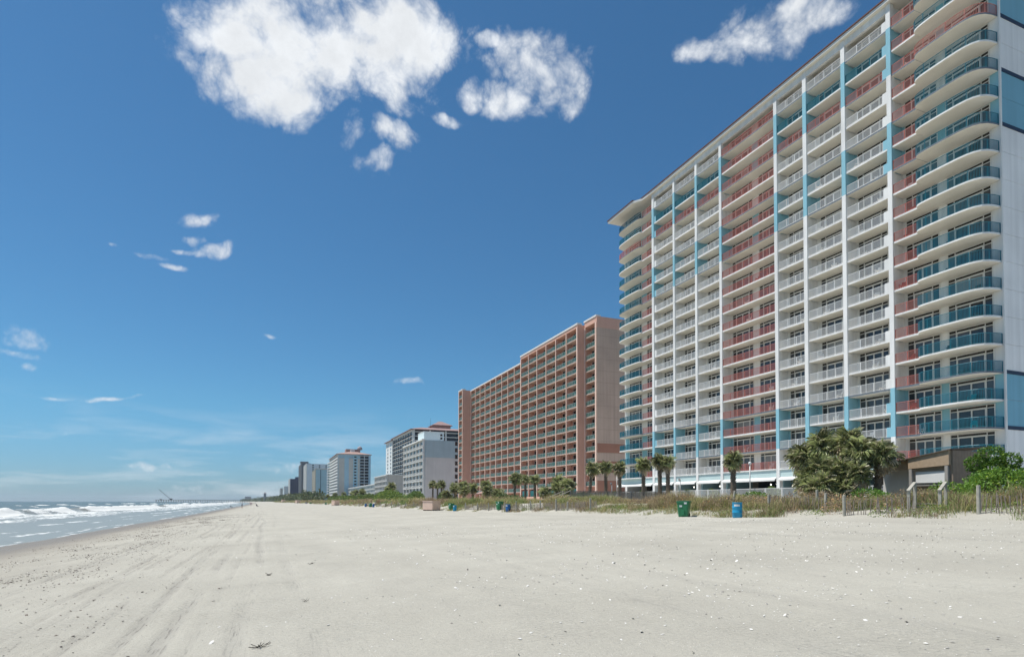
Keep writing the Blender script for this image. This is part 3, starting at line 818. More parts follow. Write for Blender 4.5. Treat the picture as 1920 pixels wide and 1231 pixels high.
        for q in ((0, 3, 2, 1), (0, 1, 5, 4), (1, 2, 6, 5), (2, 3, 7, 6), (3, 0, 4, 7), (4, 5, 8), (5, 6, 9, 8), (6, 7, 9), (7, 4, 8, 9)):
            rf.f.append(tuple(b0 + i for i in q)); rf.m.append(0)
    put('roof', rf.mesh('roof', roofm), T)
    # ground storey: fascia, awnings, set-back shop wall
    spans = [(COLS[i + 1][1], COLS[i][0]) for i in range(7)] + [(YC0, COLS[7][0]), (COLS[0][1], YC1)]
    for (a, b_) in spans:
        put('fascia', MB().box(FX + .02, FX + .3, a + .002, b_ - .002, Z0 - 1.30, Z0 - .16, 0).mesh('fascia', pale), T)
        put('ledge', MB().box(FX - .14, FX + .36, a + .003, b_ - .003, Z0 - .155, Z0 - .004, 0).mesh('ledge', white), T)
        aw = MB(); zt, zb = Z0 - 1.15, Z0 - 1.68
        for (y0, y1) in ((a + .05, b_ - .05),):
            aw.v += [(FX + .01, y0, zt), (FX + .01, y1, zt), (FX - .45, y1, zb + .2), (FX - .45, y0, zb + .2), (FX - .45, y0, zb), (FX - .45, y1, zb), (FX - .42, y1, zb), (FX - .42, y0, zb), (FX + .01, y0, zt - .04), (FX + .01, y1, zt - .04)]
            aw.f += [(0, 1, 2, 3), (3, 2, 5, 4), (4, 5, 6, 7), (7, 6, 9, 8), (0, 3, 4, 7, 8), (1, 9, 6, 5, 2)]; aw.m += [0] * 6
        put('awning', aw.mesh('awning', W_), T)
    beige = mat('ground_wall', (0.30, 0.27, 0.24), 0.85, 0.1, 0.7)
    put('ground_wall', MB().box(BX + 4.5, BX + 5.2, YC0 + .51, YC1 - .51, GZ, Z0 - 1.3, 0).mesh('ground_wall', beige), T)
    put('ground_ceiling', MB().box(FX + .3, BX + 5.2, YC0 + .52, YC1 - .52, Z0 - 1.5, Z0 - 1.3, 0).mesh('ground_ceiling', mat('dark_ceiling', (0.16, 0.15, 0.14), 0.9)), T)
    shop = MB().box(-.05, 0, 0, 3.8, .1, 2.75, 0).mesh('shop_window', GLASS[3])
    for (a, b_) in spans:
        n = max(1, int((b_ - a) // 4.4))
        for j in range(n):
            c = a + (b_ - a) * (j + .5) / n
            put('shop_window', shop, T, (BX + 4.5, c - 1.9, GZ))
        put('aqua_pier', MB().box(BX - .6, BX + 4.49, a + .0, a + .85, GZ, Z0 - 1.5, 0).mesh('aqua_pier', mat('aqua_pier', (0.30, 0.48, 0.52), 0.8, 0.06)), T)
    # lit globes under the ceiling
    globe = MB().lathe([(0.02, .10), (.07, .07), (.10, 0), (.07, -.07), (.02, -.10)], 10).mesh('ceiling_lamp', mat('lamp_globe', (0.9, 0.88, 0.8), 0.4, 0, emit=(1, .95, .82, 4.0)), True)
    for n_, (y, x) in enumerate(((64.5, 66.4), (66.0, 66.8), (75.0, 66.4), (76.6, 66.8), (81.5, 66.4), (83.0, 66.8), (93.5, 66.3), (54.0, 66.5))):
        put('ceiling_lamp', globe, T, (x + .8, y, Z0 - 2.05))
    # chairs left on the balconies
    bn = {'I': 'rounded near corner', 'H': 'coral bay beside near corner', 'G': 'bay one from near end', 'F': 'bay two from near end', 'E': 'bay three from near end', 'D': 'wide coral bay', 'C': 'bay past wide coral bay', 'B': 'bay two past wide coral bay', 'A': 'bay three past wide coral bay'}
    spots = {'I': (37.5, 40.5), 'H': (43.2, 44.8), 'G': (46.8, 50.6), 'F': (52.2, 56.2), 'E': (57.9, 61.2), 'D': (63.0, 72.0), 'C': (74.0, 78.0), 'B': (79.6, 83.8), 'A': (85.3, 89.3)}
    tag(top('deck_lounger', CHAIR_O, (65.4, 92.4, Z0 + 5 * FH + .002), (0, 0, .3), (1.3, 1.6, 1.3)), 'bright orange deck lounger on a coral balcony at the far end of tower', 'lounger')
    rc = random.Random(3)
    for n, (a, b_) in spots.items():
        for k in range(NF - 2):
            if rc.random() > (.85 if n in 'IHGFD' else .6): continue
            z = Z0 + k * FH
            y = rc.uniform(a, b_)
            me, cname = (CHAIR_W, 'white')
            if n in 'HD': me, cname = (CHAIR_R, 'dark red') if rc.random() < .6 else (CHAIR_W, 'white')
            if n == 'I': me, cname = (CHAIR_T, 'teal') if k < 3 else (CHAIR_D, 'dark')
            o = top('balcony_chair', me, (rc.uniform(65.5, 66.1), y, z + .002), (0, 0, rc.uniform(-.7, .7)))
            tag(o, '%s chair, %s balcony level, %s of blue white tower' % (cname, ORD[k + 1], bn[n]), 'chair', 'chairs on the tower balconies')
build_tower()

# ------------------------------------------------------------------ the peach hotel
def build_peach():
    T = tag(put('peach_hotel', None, None, (69, 122, GZ)), 'peach stucco hotel with green glass balcony railings behind the palms', 'building')
    peach = mat('peach', (0.66, 0.385, 0.295), 0.85, 0.07, 0.3, 0.15, 25, streak=0.06)
    peach_l = mat('peach_light', (0.70, 0.42, 0.32), 0.85, 0.06, 0.3, 0.15, 25)
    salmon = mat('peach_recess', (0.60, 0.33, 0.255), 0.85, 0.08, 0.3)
    tan = mat('peach_gable', (0.58, 0.42, 0.335), 0.9, 0.14, 0.18, 0.2, 20, streak=0.16)
    brick = mat('peach_gable_band', (0.38, 0.185, 0.13), 0.9, 0.10, 0.3)
    slabm = mat('peach_slab', (0.58, 0.43, 0.355), 0.85, 0.08, 0.5)
    white = W_
    green = mat('green_rail_glass', (0.08, 0.26, 0.22), 0.25, 0.15, 1.0, spec=0.5)
    alu = mat('rail_alu', (0.45, 0.50, 0.48), 0.4, 0.1)
    door = GLASS[3]
    fh = 2.78
    def railing(L):
        b = MB()
        b.box(-.03, .03, 0, L, 1.02, 1.07, 1); b.box(-.02, .02, 0, L, .08, .12, 1)
        n = max(1, round(L / 1.2))
        for i in range(n + 1):
            y = min(max(i * L / n, .03), L - .03); b.box(-.025, .025, y - .025, y + .025, 0, 1.02, 1)
        for i in range(int(L / .16)):
            y = .05 + i * .16; b.box(-.008, .008, y, y + .06, .12, 1.02, 0)
        return b.mesh('railing', [green, alu])
    slab_c, rail_c, door_c, fin_c = {}, {}, {}, {}
    chairs = []
    def block(x, y0, y1, nb, zbase, nf, ztop, depth=1.6, fascia=2.4, bayname=''):
        """a facade of nb cells per floor facing the sea, its front at x"""
        w = (y1 - y0) / nb
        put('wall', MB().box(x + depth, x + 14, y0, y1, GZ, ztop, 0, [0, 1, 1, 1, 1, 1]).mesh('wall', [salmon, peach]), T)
        put('fascia', MB().box(x, x + depth - .002, y0, y1, zbase + nf * fh - .15, ztop, 0).mesh('fascia', peach_l), T)
        put('parapet_cap', MB().box(x - .15, x + 1.1, y0 - .1, y1 + .1, ztop + .002, ztop + .42, 0).mesh('parapet_cap', white), T)
        for i in range(nb + 1):
            a = y0 + i * w
            t = .30 if 0 < i < nb else .5
            a0 = a - t / 2 if 0 < i < nb else (a if i == 0 else a - t)
            put('fin_wall', MB().box(x - .10, x + depth - .003, a0, a0 + t, GZ, zbase + nf * fh - .155, 0, [1, 0, 0, 0, 0, 0]).mesh('fin_wall', [peach, mat('peach_fin_sunlit', (0.82, 0.60, 0.49), 0.85, 0.05, 0.4)]), T)  # sea-facing fronts get a lighter peach, sunlight painted into the colour
        for k in range(nf):
            z = zbase + k * fh
            for i in range(nb):
                a = y0 + i * w + (.155 if i else .505); b_ = y0 + (i + 1) * w - (.155 if i < nb - 1 else .505)
                L = b_ - a; key = round(L, 2)
                if key not in slab_c:
                    slab_c[key] = MB().box(0, depth - .004, 0, L, -.18, 0, 0).mesh('balcony_slab', slabm)
                    rail_c[key] = railing(L)
                    door_c[key] = MB().box(-.06, -.003, L * .34, L * .86, .05, 2.3, 0).box(-.09, -.003, L * .86, L * .86 + .06, .05, 2.36, 1).box(-.09, -.003, L * .34 - .06, L * .34, .05, 2.36, 1).box(-.09, -.003, L * .34, L * .86, 2.302, 2.36, 1).box(-.085, -.003, L * .6 - .04, L * .6 + .04, .05, 2.3, 1).mesh('balcony_door', [door, alu])
                s = put('balcony_slab', slab_c[key], T, (x + .004, a, z))
                put('railing', rail_c[key], s, (x + .08, a, z))
                put('balcony_door', door_c[key], T, (x + depth, a, z))
                chairs.append((x + .75, a + L * .5, z, k, i, bayname))
    zb = GZ + 3.4
    block(69.0, 127.5, 163.3, 6, zb, 14, 45.0, bayname='taller wing')
    block(69.4, 163.7, 212.4, 9, zb - .9, 14, 43.2, bayname='lower wing')
    # near end bay, set back; far end bay, standing forward
    block(70.9, 121.8, 127.498, 1, zb, 14, 45.6, bayname='near end')
    block(66.2, 212.402, 217.5, 1, zb - .9, 14, 43.6, bayname='far end')
    put('gable_wall', MB().box(70.9, 84.9, 121.55, 121.796, GZ, 45.6 - 2.6, 0).mesh('gable_wall', tan), T)
    put('gable_fascia', MB().box(70.9, 84.9, 121.50, 121.797, 45.6 - 2.598, 45.6, 0).mesh('gable_fascia', peach), T)
    for (z0, z1) in ((GZ + .4, GZ + 4.6), (GZ + 6.6, GZ + 9.2), (GZ + 11.2, GZ + 13.4)):
        put('gable_band', MB().box(70.95, 84.9, 121.51, 121.549, z0, z1, 0).mesh('gable_band', brick), T)
    for i in range(1, 15): put('stucco_joint', MB().box(70.92, 84.9, 121.535, 121.5495, GZ + 2.78 * i - .02, GZ + 2.78 * i + .02, 0).mesh('stucco_joint', mat('joint_dark', (.32, .23, .18), .9, .1)), T)  # joints are thin strips of a darker tan
    # ground storey: peach base wall, stair, teal glazing
    put('base_wall', MB().box(67.6, 68.9, 127.6, 163.0, GZ, GZ + 1.0, 0).mesh('base_wall', peach_l), T)
    lob = MB().box(-.05, 0, 0, 4.6, 1.0, 2.8, 0).mesh('lobby_window', mat('teal_glass', (0.03, 0.16, 0.17), 0.1, 0.2, spec=0.6))
    for i in range(6): put('lobby_window', lob, T, (69.3, 128.3 + i * 5.9, GZ))
    # roof boxes
    put('roof_unit', MB().box(72, 78, 178, 190, 43.2, 45.3, 0).mesh('roof_unit', white), T)
    put('roof_unit', MB().box(72, 75, 172, 175, 43.2, 44.4, 0).mesh('roof_unit', mat('roof_unit_grey', (.35, .35, .35))), T)
    put('aerial', MB().tube((71.5, 166.5, 43.2), (71.5, 166.5, 47.5), .06, .03, 4).mesh('aerial', alu), T)
    rc = random.Random(5)
    for (x, y, z, k, i, bay) in chairs:
        if rc.random() > .6: continue
        o = top('balcony_chair', CHAIR_W, (x, y + rc.uniform(-.6, .6), z + .002), (0, 0, rc.uniform(-.9, .9)))
        tag(o, 'white chair on %s level, %s cell from near side, peach hotel %s' % (ORD[k + 1], ORD[i + 1], bay), 'chair', 'white chairs on the peach hotel balconies')
build_peach()

# ------------------------------------------------------------------ the hotels further along the beach
def slab_hotel(name, label, x, x1, y0, y1, z0, nf, fh, nb, wall, slab, railm, ztop, depth=1.4, door=None, rail_h=1.0, solid_rail=False, fin=True, cap=None, win_frac=.8):
    T = tag(put(name, None, None, (x, y0, z0)), label, 'building')
    door = door or GLASS[0]
    put('wall', MB().box(x + depth, x1, y0, y1, z0, ztop, 0).mesh('wall', wall), T)
    put('fascia', MB().box(x, x + depth - .003, y0, y1, z0 + nf * fh, ztop, 0).mesh('fascia', slab), T)
    if cap is not None:
        put('parapet_cap', MB().box(x - .2, x + 1.2, y0 - .15, y1 + .15, ztop + .003, ztop + .5, 0).mesh('parapet_cap', cap), T)
    w = (y1 - y0) / nb
    for i in range(nb + 1):
        if not fin and 0 < i < nb: continue
        a = min(max(y0 + i * w - .12, y0), y1 - .24)
        put('fin_wall', MB().box(x + .02, x + depth - .003, a, a + .24, z0, z0 + nf * fh - .004, 0).mesh('fin_wall', slab), T)
    sl = MB().box(0, depth - .004, 0, y1 - y0 - .02, -.22, 0, 0).mesh('balcony_slab', slab)
    rl = MB()
    if solid_rail: rl.box(-.06, .06, 0, y1 - y0 - .02, 0, rail_h, 0)
    else:
        rl.box(-.04, .04, 0, y1 - y0 - .02, rail_h - .06, rail_h, 0)
        n = int((y1 - y0) / .3)
        for i in range(n): rl.box(-.02, .02, i * .3, i * .3 + .08, 0, rail_h - .06, 0)
    rl = rl.mesh('railing', railm)
    dr = MB().box(-.06, -.003, 0, w * win_frac - .24, .05, fh * .84, 0).mesh('window', door)
    for k in range(nf):
        z = z0 + k * fh
        if k > 0:
            s = put('balcony_slab', sl, T, (x + .001, y0 + .01, z))
            put('railing', rl, s, (x - .02, y0 + .01, z))
        for i in range(nb):
            put('window', dr, T, (x + depth, y0 + i * w + .2 + w * (1 - win_frac) * .5, z))
    return T

def side_windows(T, name, y, xs, zs, wx, hz, m, dep=.06):
    """a grid of windows on the wall that faces the camera (-Y)"""
    me = MB().box(-wx / 2, wx / 2, -dep, -.003, 0, hz, 0).mesh(name, m)
    for z in zs:
        for xx in xs: put(name, me, T, (xx, y, z))

def hip_roof(T, x0, x1, y0, y1, z, h, m, over=.8, ins=None, name='roof'):
    x0 -= over; x1 += over; y0 -= over; y1 += over
    b = MB(); i = ins if ins is not None else min(x1 - x0, y1 - y0) * .45
    b.v += [(x0, y0, z), (x1, y0, z), (x1, y1, z), (x0, y1, z), (x0, y0, z + .35), (x1, y0, z + .35), (x1, y1, z + .35), (x0, y1, z + .35), (x0 + i, y0 + i, z + h), (x1 - i, y0 + i, z + h), (x1 - i, y1 - i, z + h), (x0 + i, y1 - i, z + h)]
    b.f += [(0, 3, 2, 1), (0, 1, 5, 4), (1, 2, 6, 5), (2, 3, 7, 6), (3, 0, 4, 7), (4, 5, 9, 8), (5, 6, 10, 9), (6, 7, 11, 10), (7, 4, 8, 11), (8, 9, 10, 11)]; b.m = [0] * 10
    return put(name, b.mesh(name, m), T)

def build_far():
    grey = mat('grey_stucco', (0.60, 0.58, 0.56), 0.9, 0.10, 0.25, streak=.10)
    bluegrey = mat('bluegrey_stucco', (0.38, 0.48, 0.52), 0.9, 0.10, 0.25, streak=.08)
    offw = mat('offwhite', (0.76, 0.76, 0.73), 0.8, 0.08, 0.4)
    recess = mat('grey_recess', (0.62, 0.61, 0.59), 0.9, 0.08, 0.4)
    iceblue = mat('ice_blue', (0.70, 0.82, 0.82), 0.8, 0.05)
    red = mat('red_tile', (0.33, 0.225, 0.21), 0.85, 0.15, 1.5)
    terr = mat('terracotta', (0.38, 0.25, 0.21), 0.85, 0.15, 1.0)
    beige = mat('beige_stucco', (0.66, 0.60, 0.53), 0.9, 0.08, 0.3, streak=.06)
    ltblue = mat('light_blue_stucco', (0.46, 0.62, 0.70), 0.85, 0.06, 0.3)
    aqua = mat('aqua_stucco', (0.42, 0.60, 0.66), 0.85, 0.06, 0.2)
    navyw = mat('navy_block', (0.045, 0.06, 0.12), 0.7, 0.15, 0.2)
    dgl = GLASS[3]; bronze = glass_mat('bronze_window', (0.03, 0.028, 0.035), .2, .4)
    # grey hotel with a blue grey band
    T = slab_hotel('grey_hotel', 'grey concrete hotel with blue grey top band and pale rooftop box', 58, 73, 241.6, 280.8, GZ, 9, 2.78, 6, recess, offw, offw, 27.3, depth=.6, door=GLASS[0], rail_h=.85, cap=offw, win_frac=.8)
    put('gable_wall', MB().box(59, 73.2, 241.2, 241.597, GZ, 27.3 - 7.2, 0).mesh('gable_wall', grey), T)
    put('gable_band', MB().box(59, 73.2, 241.1, 241.597, 27.3 - 7.198, 27.3, 0).mesh('gable_band', bluegrey), T)
    put('penthouse', MB().box(59.4, 68, 245, 256, 27.3, 31.2, 0).mesh('penthouse', iceblue), T)
    put('penthouse_trim', MB().box(59.3, 68.1, 244.9, 256.1, 31.202, 31.4, 0).mesh('penthouse_trim', offw), T)
    side_windows(T, 'stair_opening', 241.09, (72.4,), [GZ + 1 + 2.78 * i for i in range(9)], 1.1, 1.7, dgl)
    side_windows(T, 'vent', 244.9, (66.9,), (28.2, 29.6), .9, .8, dgl)
    # dark windowed tower with a red roof behind it
    T = slab_hotel('red_roof_tower', 'tall white tower of dark windows under a red hipped roof', 90, 150, 406, 476, GZ, 16, 3.02, 8, bronze, offw, mat('dark_rail', (.06, .06, .065)), 51.6, depth=.6, door=bronze, cap=offw)
    put('stair_wing', MB().box(89.5, 101, 476.1, 504, GZ, 50.6, 0).mesh('stair_wing', offw), T)
    for i in range(15):
        for yy in (482, 495):
            put('window', MB().box(-.06, -.003, -1.6, 1.6, 0, 1.8, 0).mesh('window', dgl), T, (89.5, yy, GZ + 2.0 + 3.02 * i))
    for i in range(6):
        put('column', MB().box(90.6 + i * 11.4, 91.6 + i * 11.4, 404.6, 405.99, GZ, 51.6, 0).mesh('column', offw), T)
    for k in range(1, 17):
        put('balcony_slab', MB().box(90.01, 150, 404.7, 405.985, GZ + 3.02 * k - .5, GZ + 3.02 * k, 0).mesh('balcony_slab', offw), T)
    side_windows(T, 'window', 406, [97 + 11.4 * i for i in range(5)], [GZ + 3.02 * k for k in range(16)], 9.2, 2.3, bronze)
    hip_roof(T, 90, 150, 405, 476, 51.62, 2.6, red, 1.6, 9)
    hip_roof(T, 89.5, 101, 478, 504, 50.62, 3.2, red, 1.6)
    put('cupola', MB().box(111, 124, 428, 440, 53, 58.2, 0).mesh('cupola', terr), T)
    hip_roof(T, 111, 124, 428, 440, 58.22, 3.8, red, 1.2, None, 'cupola_roof')
    put('aerial', MB().tube((109, 430, 54), (109, 430, 64), .12, .06, 4).mesh('aerial', dgl), T)
    # low white motel
    T = slab_hotel('low_motel', 'low beige motel block with white framed balconies beside the grey hotel', 68, 80, 380, 428, GZ, 5, 3.2, 9, beige, offw, offw, 18.6, depth=.45, door=GLASS[0], cap=offw)
    put('gable_wall', MB().box(69, 80, 379.5, 379.997, GZ, 18.6, 0).mesh('gable_wall', beige), T)
    put('roof_edge', MB().box(68.5, 81, 379.2, 379.9, 18.602, 19.1, 0).mesh('roof_edge', offw), T)
    T = slab_hotel('motel_wing', 'long three storey white gridded motel wing behind the dune palms', 70, 82, 432, 640, GZ, 4, 2.9, 30, aqua, offw, offw, 14.3, depth=.4, door=GLASS[0], cap=offw)
    # blue grey tower with tiled roof
    T = slab_hotel('striped_tower', 'beige and light blue tower with stacked white balconies and tiled roof', 60, 92, 603.6, 690, GZ, 15, 3.0, 9, ltblue, offw, offw, 48.3, depth=.7, door=GLASS[0], rail_h=1.2, solid_rail=True)
    for (a, b_, mt) in ((61, 66.5, beige), (66.5, 70.7, ltblue), (70.7, 75, beige), (75.0, 79.2, aqua), (79.2, 81.3, beige), (90.2, 92, ltblue)):
        put('stripe', MB().box(a + .01, b_ - .01, 602.9, 603.597, GZ, 48.3 if mt is not beige else 44.5, 0).mesh('stripe', mt), T)
    side_windows(T, 'window', 602.9, (77.0,), [GZ + 1 + 3 * i for i in range(15)], 2.2, 1.5, dgl)
    side_windows(T, 'balcony_opening', 603.6, (83.6, 87.9), [GZ + .6 + 3 * i for i in range(15)], 3.7, 2.0, bronze)
    put('column', MB().box(85.5, 86.0, 602.8, 603.59, GZ, 48.3, 0).mesh('column', offw), T)
    for i in range(15): put('balcony_slab', MB().box(81.5, 90, 602.6, 603.58, GZ + 3 * i + 2.75, GZ + 3 * i + 3.05, 0).mesh('balcony_slab', beige), T)
    put('wing', MB().box(63, 80, 690.1, 745, GZ, 46.5, 0).mesh('wing', aqua), T)
    for k in range(15):
        put('balcony_slab', MB().box(61.8, 62.99, 690.5, 744, GZ + 3 * k + 2.5, GZ + 3 * k + 3.0, 0).mesh('balcony_slab', offw), T)
        put('window', MB().box(62.93, 62.99, 692, 743, GZ + 3 * k + .3, GZ + 3 * k + 2.3, 0).mesh('window', GLASS[0]), T)
    hip_roof(T, 60, 92, 603, 690, 48.32, 3.6, terr, 1.0, 13)
    put('roof_box', MB().box(70, 84, 620, 632, 51, 55, 0).mesh('roof_box', terr), T)
    put('roof_box', MB().box(74, 78, 616, 620, 51, 54, 0).mesh('roof_box', offw), T)
    put('roof_dome', MB().lathe([(2.4, 54.8), (2.6, 56), (2.0, 57.6), (.6, 58.6)], 12, 0, 84, 624).mesh('roof_dome', mat('dome_grey', (.35, .33, .34)), True), T)
    # light blue block
    T = slab_hotel('light_blue_block', 'plain light blue apartment block with cream balconies at its seaward corner', 52, 66, 800, 862, GZ, 14, 2.9, 6, aqua, mat('cream_slab', (.62, .58, .48)), mat('cream_slab', (.62, .58, .48)), 43, depth=.8, solid_rail=True)
    put('joint_strip', MB().box(58.4, 59.0, 799.7, 799.99, GZ, 42.5, 0).mesh('joint_strip', navyw), T)
    put('roof_edge', MB().box(52, 66.4, 799.5, 804, 43.01, 44.2, 0).mesh('roof_edge', beige), T)
    # tall white tower with dark openings
    T = slab_hotel('white_tower', 'tall pale tower with a column of dark square openings behind light blue block', 50, 84, 966, 1060, GZ, 20, 2.85, 8, mat('pale_blue_white', (.68, .75, .79), .85, .05, .2), offw, offw, 60, depth=.8, solid_rail=True, cap=offw)
    side_windows(T, 'opening', 966, (59.5,), [GZ + 1 + 2.85 * i for i in range(20)], 2.4, 1.5, dgl)
    side_windows(T, 'opening', 966, (69.0, 79.0), [GZ + 46 + 2.85 * i for i in range(4)], 2.0, 1.5, dgl)
    # dark balconied tower
    dk = mat('dark_concrete', (.20, .21, .225), .8, .1, .3)
    T = slab_hotel('dark_tower', 'slim dark grey tower with protruding balconies behind the pale tower', 49.8, 66, 1136, 1250, GZ, 23, 2.95, 8, dk, mat('dark_slab', (.30, .32, .34)), dk, 71, depth=1.0, solid_rail=True, door=dgl)
    put('roof_crown', MB().box(48.2, 62, 1134, 1150, 71.0, 74.0, 0).mesh('roof_crown', dk), T)
    put('side_balcony', MB().box(50, 57, 1133, 1135.9, 20, 21, 0).mesh('side_balcony', dk), T)
    for k in range(1, 23): put('side_balcony', MB().box(49.5, 56, 1133.2, 1135.9, GZ + 2.95 * k, GZ + 2.95 * k + 1.0, 0).mesh('side_balcony', mat('dark_slab', (.30, .32, .34))), T)
    # navy block
    T = slab_hotel('navy_block', 'dark navy slab block with a white seaward face', 39.4, 58.5, 1459, 1580, GZ, 17, 3.0, 8, navyw, offw, offw, 54, depth=1.0, solid_rail=True, cap=offw)
    for i in range(4): put('rib', MB().box(43 + 4 * i, 44 + 4 * i, 1457.8, 1458.99, GZ, 53, 0).mesh('rib', mat('navy_rib', (.03, .04, .085))), T)
    put('roof_box', MB().box(52, 66, 1475, 1500, 54, 59, 0).mesh('roof_box', navyw), T)
    # pale blocks beyond
    pg = mat('pale_green_grey', (.6, .64, .63), .85, .08, .1)
    slab_hotel('pale_block', 'pale grey green block, the lower one left of the navy block', 33.5, 46, 1800, 1850, GZ, 14, 2.9, 4, pg, offw, offw, 45, depth=2.0, solid_rail=True)
    slab_hotel('pale_block', 'faint pale block at the far end of the hotel row', 24, 32, 1900, 1990, GZ, 13, 2.9, 5, mat('pale_cream', (.52, .50, .44)), offw, offw, 41.5, depth=2.0, solid_rail=True)
    # low houses
    def house(name, label, x0, x1, y0, y1, h, rh, wm, rm):
        T = tag(put(name, None, None, ((x0 + x1) / 2, y0, GZ)), label, 'house')
        put('wall', MB().box(x0, x1, y0, y1, GZ, GZ + h, 0).mesh('wall', wm), T)
        hip_roof(T, x0, x1, y0, y1, GZ + h + .01, rh, rm, .8)
        n = max(1, int((x1 - x0) / 5))
        me = MB().box(-.9, .9, -.06, -.003, 0, 1.4, 0).mesh('window', dgl)
        for k in range(int(h // 3)):
            for i in range(n): put('window', me, T, (x0 + (i + .5) * (x1 - x0) / n, y0, GZ + 1 + 3 * k))
    house('beach_house', 'low beige building at the foot of the navy block', 40, 56, 1060, 1085, 11, 2.2, beige, mat('grey_roof', (.3, .29, .29)))
    house('beach_house', 'low white roofed house left of the pale blocks', 4, 30, 1700, 1730, 8, 4, offw, offw)
    house('beach_house', 'small brown roofed house at the left end of the hotel row', -12, 4, 1760, 1785, 9, 5, beige, mat('grey_roof', (.3, .29, .29)))
    house('gazebo_house', 'narrow grey house beside the far beach trees', -20, -13, 1820, 1835, 22, 4, mat('grey_house', (.3, .33, .36)), mat('grey_roof', (.3, .29, .29)))
    # tower on the far horizon
    T = tag(put('horizon_tower', None, None, (-132, 4000, 2)), 'square hazy block standing alone on the horizon above the pier end', 'building')
    put('wall', MB().box(-150, -115, 4000, 4030, 1, 31, 0).mesh('wall', mat('hazy_block', (.32, .33, .35))), T)
    put('roof', MB().box(-150.5, -114.5, 3999.5, 4030.5, 31.01, 32, 0).mesh('roof', offw), T)
    side_windows(T, 'window', 4000, [-147 + 5.8 * i for i in range(6)], [4 + 4.5 * k for k in range(6)], 3.5, 2.2, dgl)
    # the pier with its crane
    wood = mat('pier_wood', (.10, .085, .07), .9, .2)
    P = tag(put('pier', None, None, (-200, 2000, SEA)), 'long dark fishing pier standing on piles out in the sea', 'pier')
    put('deck', MB().box(-314, -60, 1996, 2006, 5.2, 5.9, 0).mesh('deck', wood), P)
    pile = MB().tube((0, 0, -4.5), (0, 0, 5.2), .45, .4, 6).mesh('pile', wood)
    cap_ = MB().box(-.4, .4, -5.4, 5.4, 4.5, 5.19, 0).mesh('pile_cap', wood)
    for i in range(40):
        xx = -312 + 6.4 * i
        put('pile_cap', cap_, P, (xx, 2001, 0))
        for yy in (1997, 2005): put('pile', pile, P, (xx, yy, 0))
    rp = MB().tube((0, 0, 5.9), (0, 0, 7.1), .12, n=4).mesh('rail_post', wood)
    for i in range(60): put('rail_post', rp, P, (-313 + 4.2 * i, 1996.3, 0))
    put('handrail', MB().box(-314, -60, 1996.2, 1996.4, 7.1, 7.3, 0).mesh('handrail', wood), P)
    put('shelter', MB().box(-303, -297, 1999, 2004, 5.91, 8.2, 0).mesh('shelter', wood), P)
    steel = mat('crane_steel', (.13, .14, .15), .6, .1)
    Cn = tag(put('crane', None, None, (-274, 2001, 5.9)), 'crawler crane with a long raised boom working on the pier', 'crane')
    put('tracks', MB().box(-277, -271, 1998.5, 1999.6, 5.91, 7.0, 0).box(-277, -271, 2002.4, 2003.5, 5.91, 7.0, 0).mesh('tracks', steel), Cn)
    put('cab', MB().box(-277.5, -270.5, 1999, 2003, 7.0, 10.2, 0).mesh('cab', steel), Cn)
    bm = MB()
    for (dy, dz) in ((-.7, -.7), (.7, -.7), (0, .8)): bm.tube((-276, 2001 + dy, 8.5 + dz), (-306, 2001 + dy * .4, 37 + dz * .4), .28, .2, 4)
    for i in range(24):
        t = i / 24; t2 = (i + 1) / 24
        p = lambda t: Vector((-276 - 30 * t, 2001, 8.5 + 28.5 * t))
        bm.tube(p(t) + Vector((0, -.6, -.6)), p(t2) + Vector((0, .5, .6)), .12, n=3)
    put('boom', bm.mesh('boom', steel), Cn)
    put('cable', MB().tube((-272, 2001, 11), (-305.5, 2001, 37.4), .1, n=3).mesh('cable', steel), Cn)
build_far()

# ------------------------------------------------------------------ plants
def gz(x, y): return float(ground_z(np.array([x]), np.array([y]))[0])

LEAF = mat('palm_leaf', (0.095, 0.135, 0.035), 0.38, 0.0, attr='tint', spec=0.5, transl=0.38)
LEAF2 = mat('shrub_leaf', (0.07, 0.14, 0.03), 0.5, 0.0, attr='tint', spec=0.3, transl=0.3)
GRASS = mat('dune_grass', (0.2, 0.18, 0.08), 0.7, 0.0, attr='tint', spec=0.15, transl=0.25)
BARK = mat('palm_bark', (0.20, 0.16, 0.12), 0.9, 0.35, 6.0, 0.6, 14)

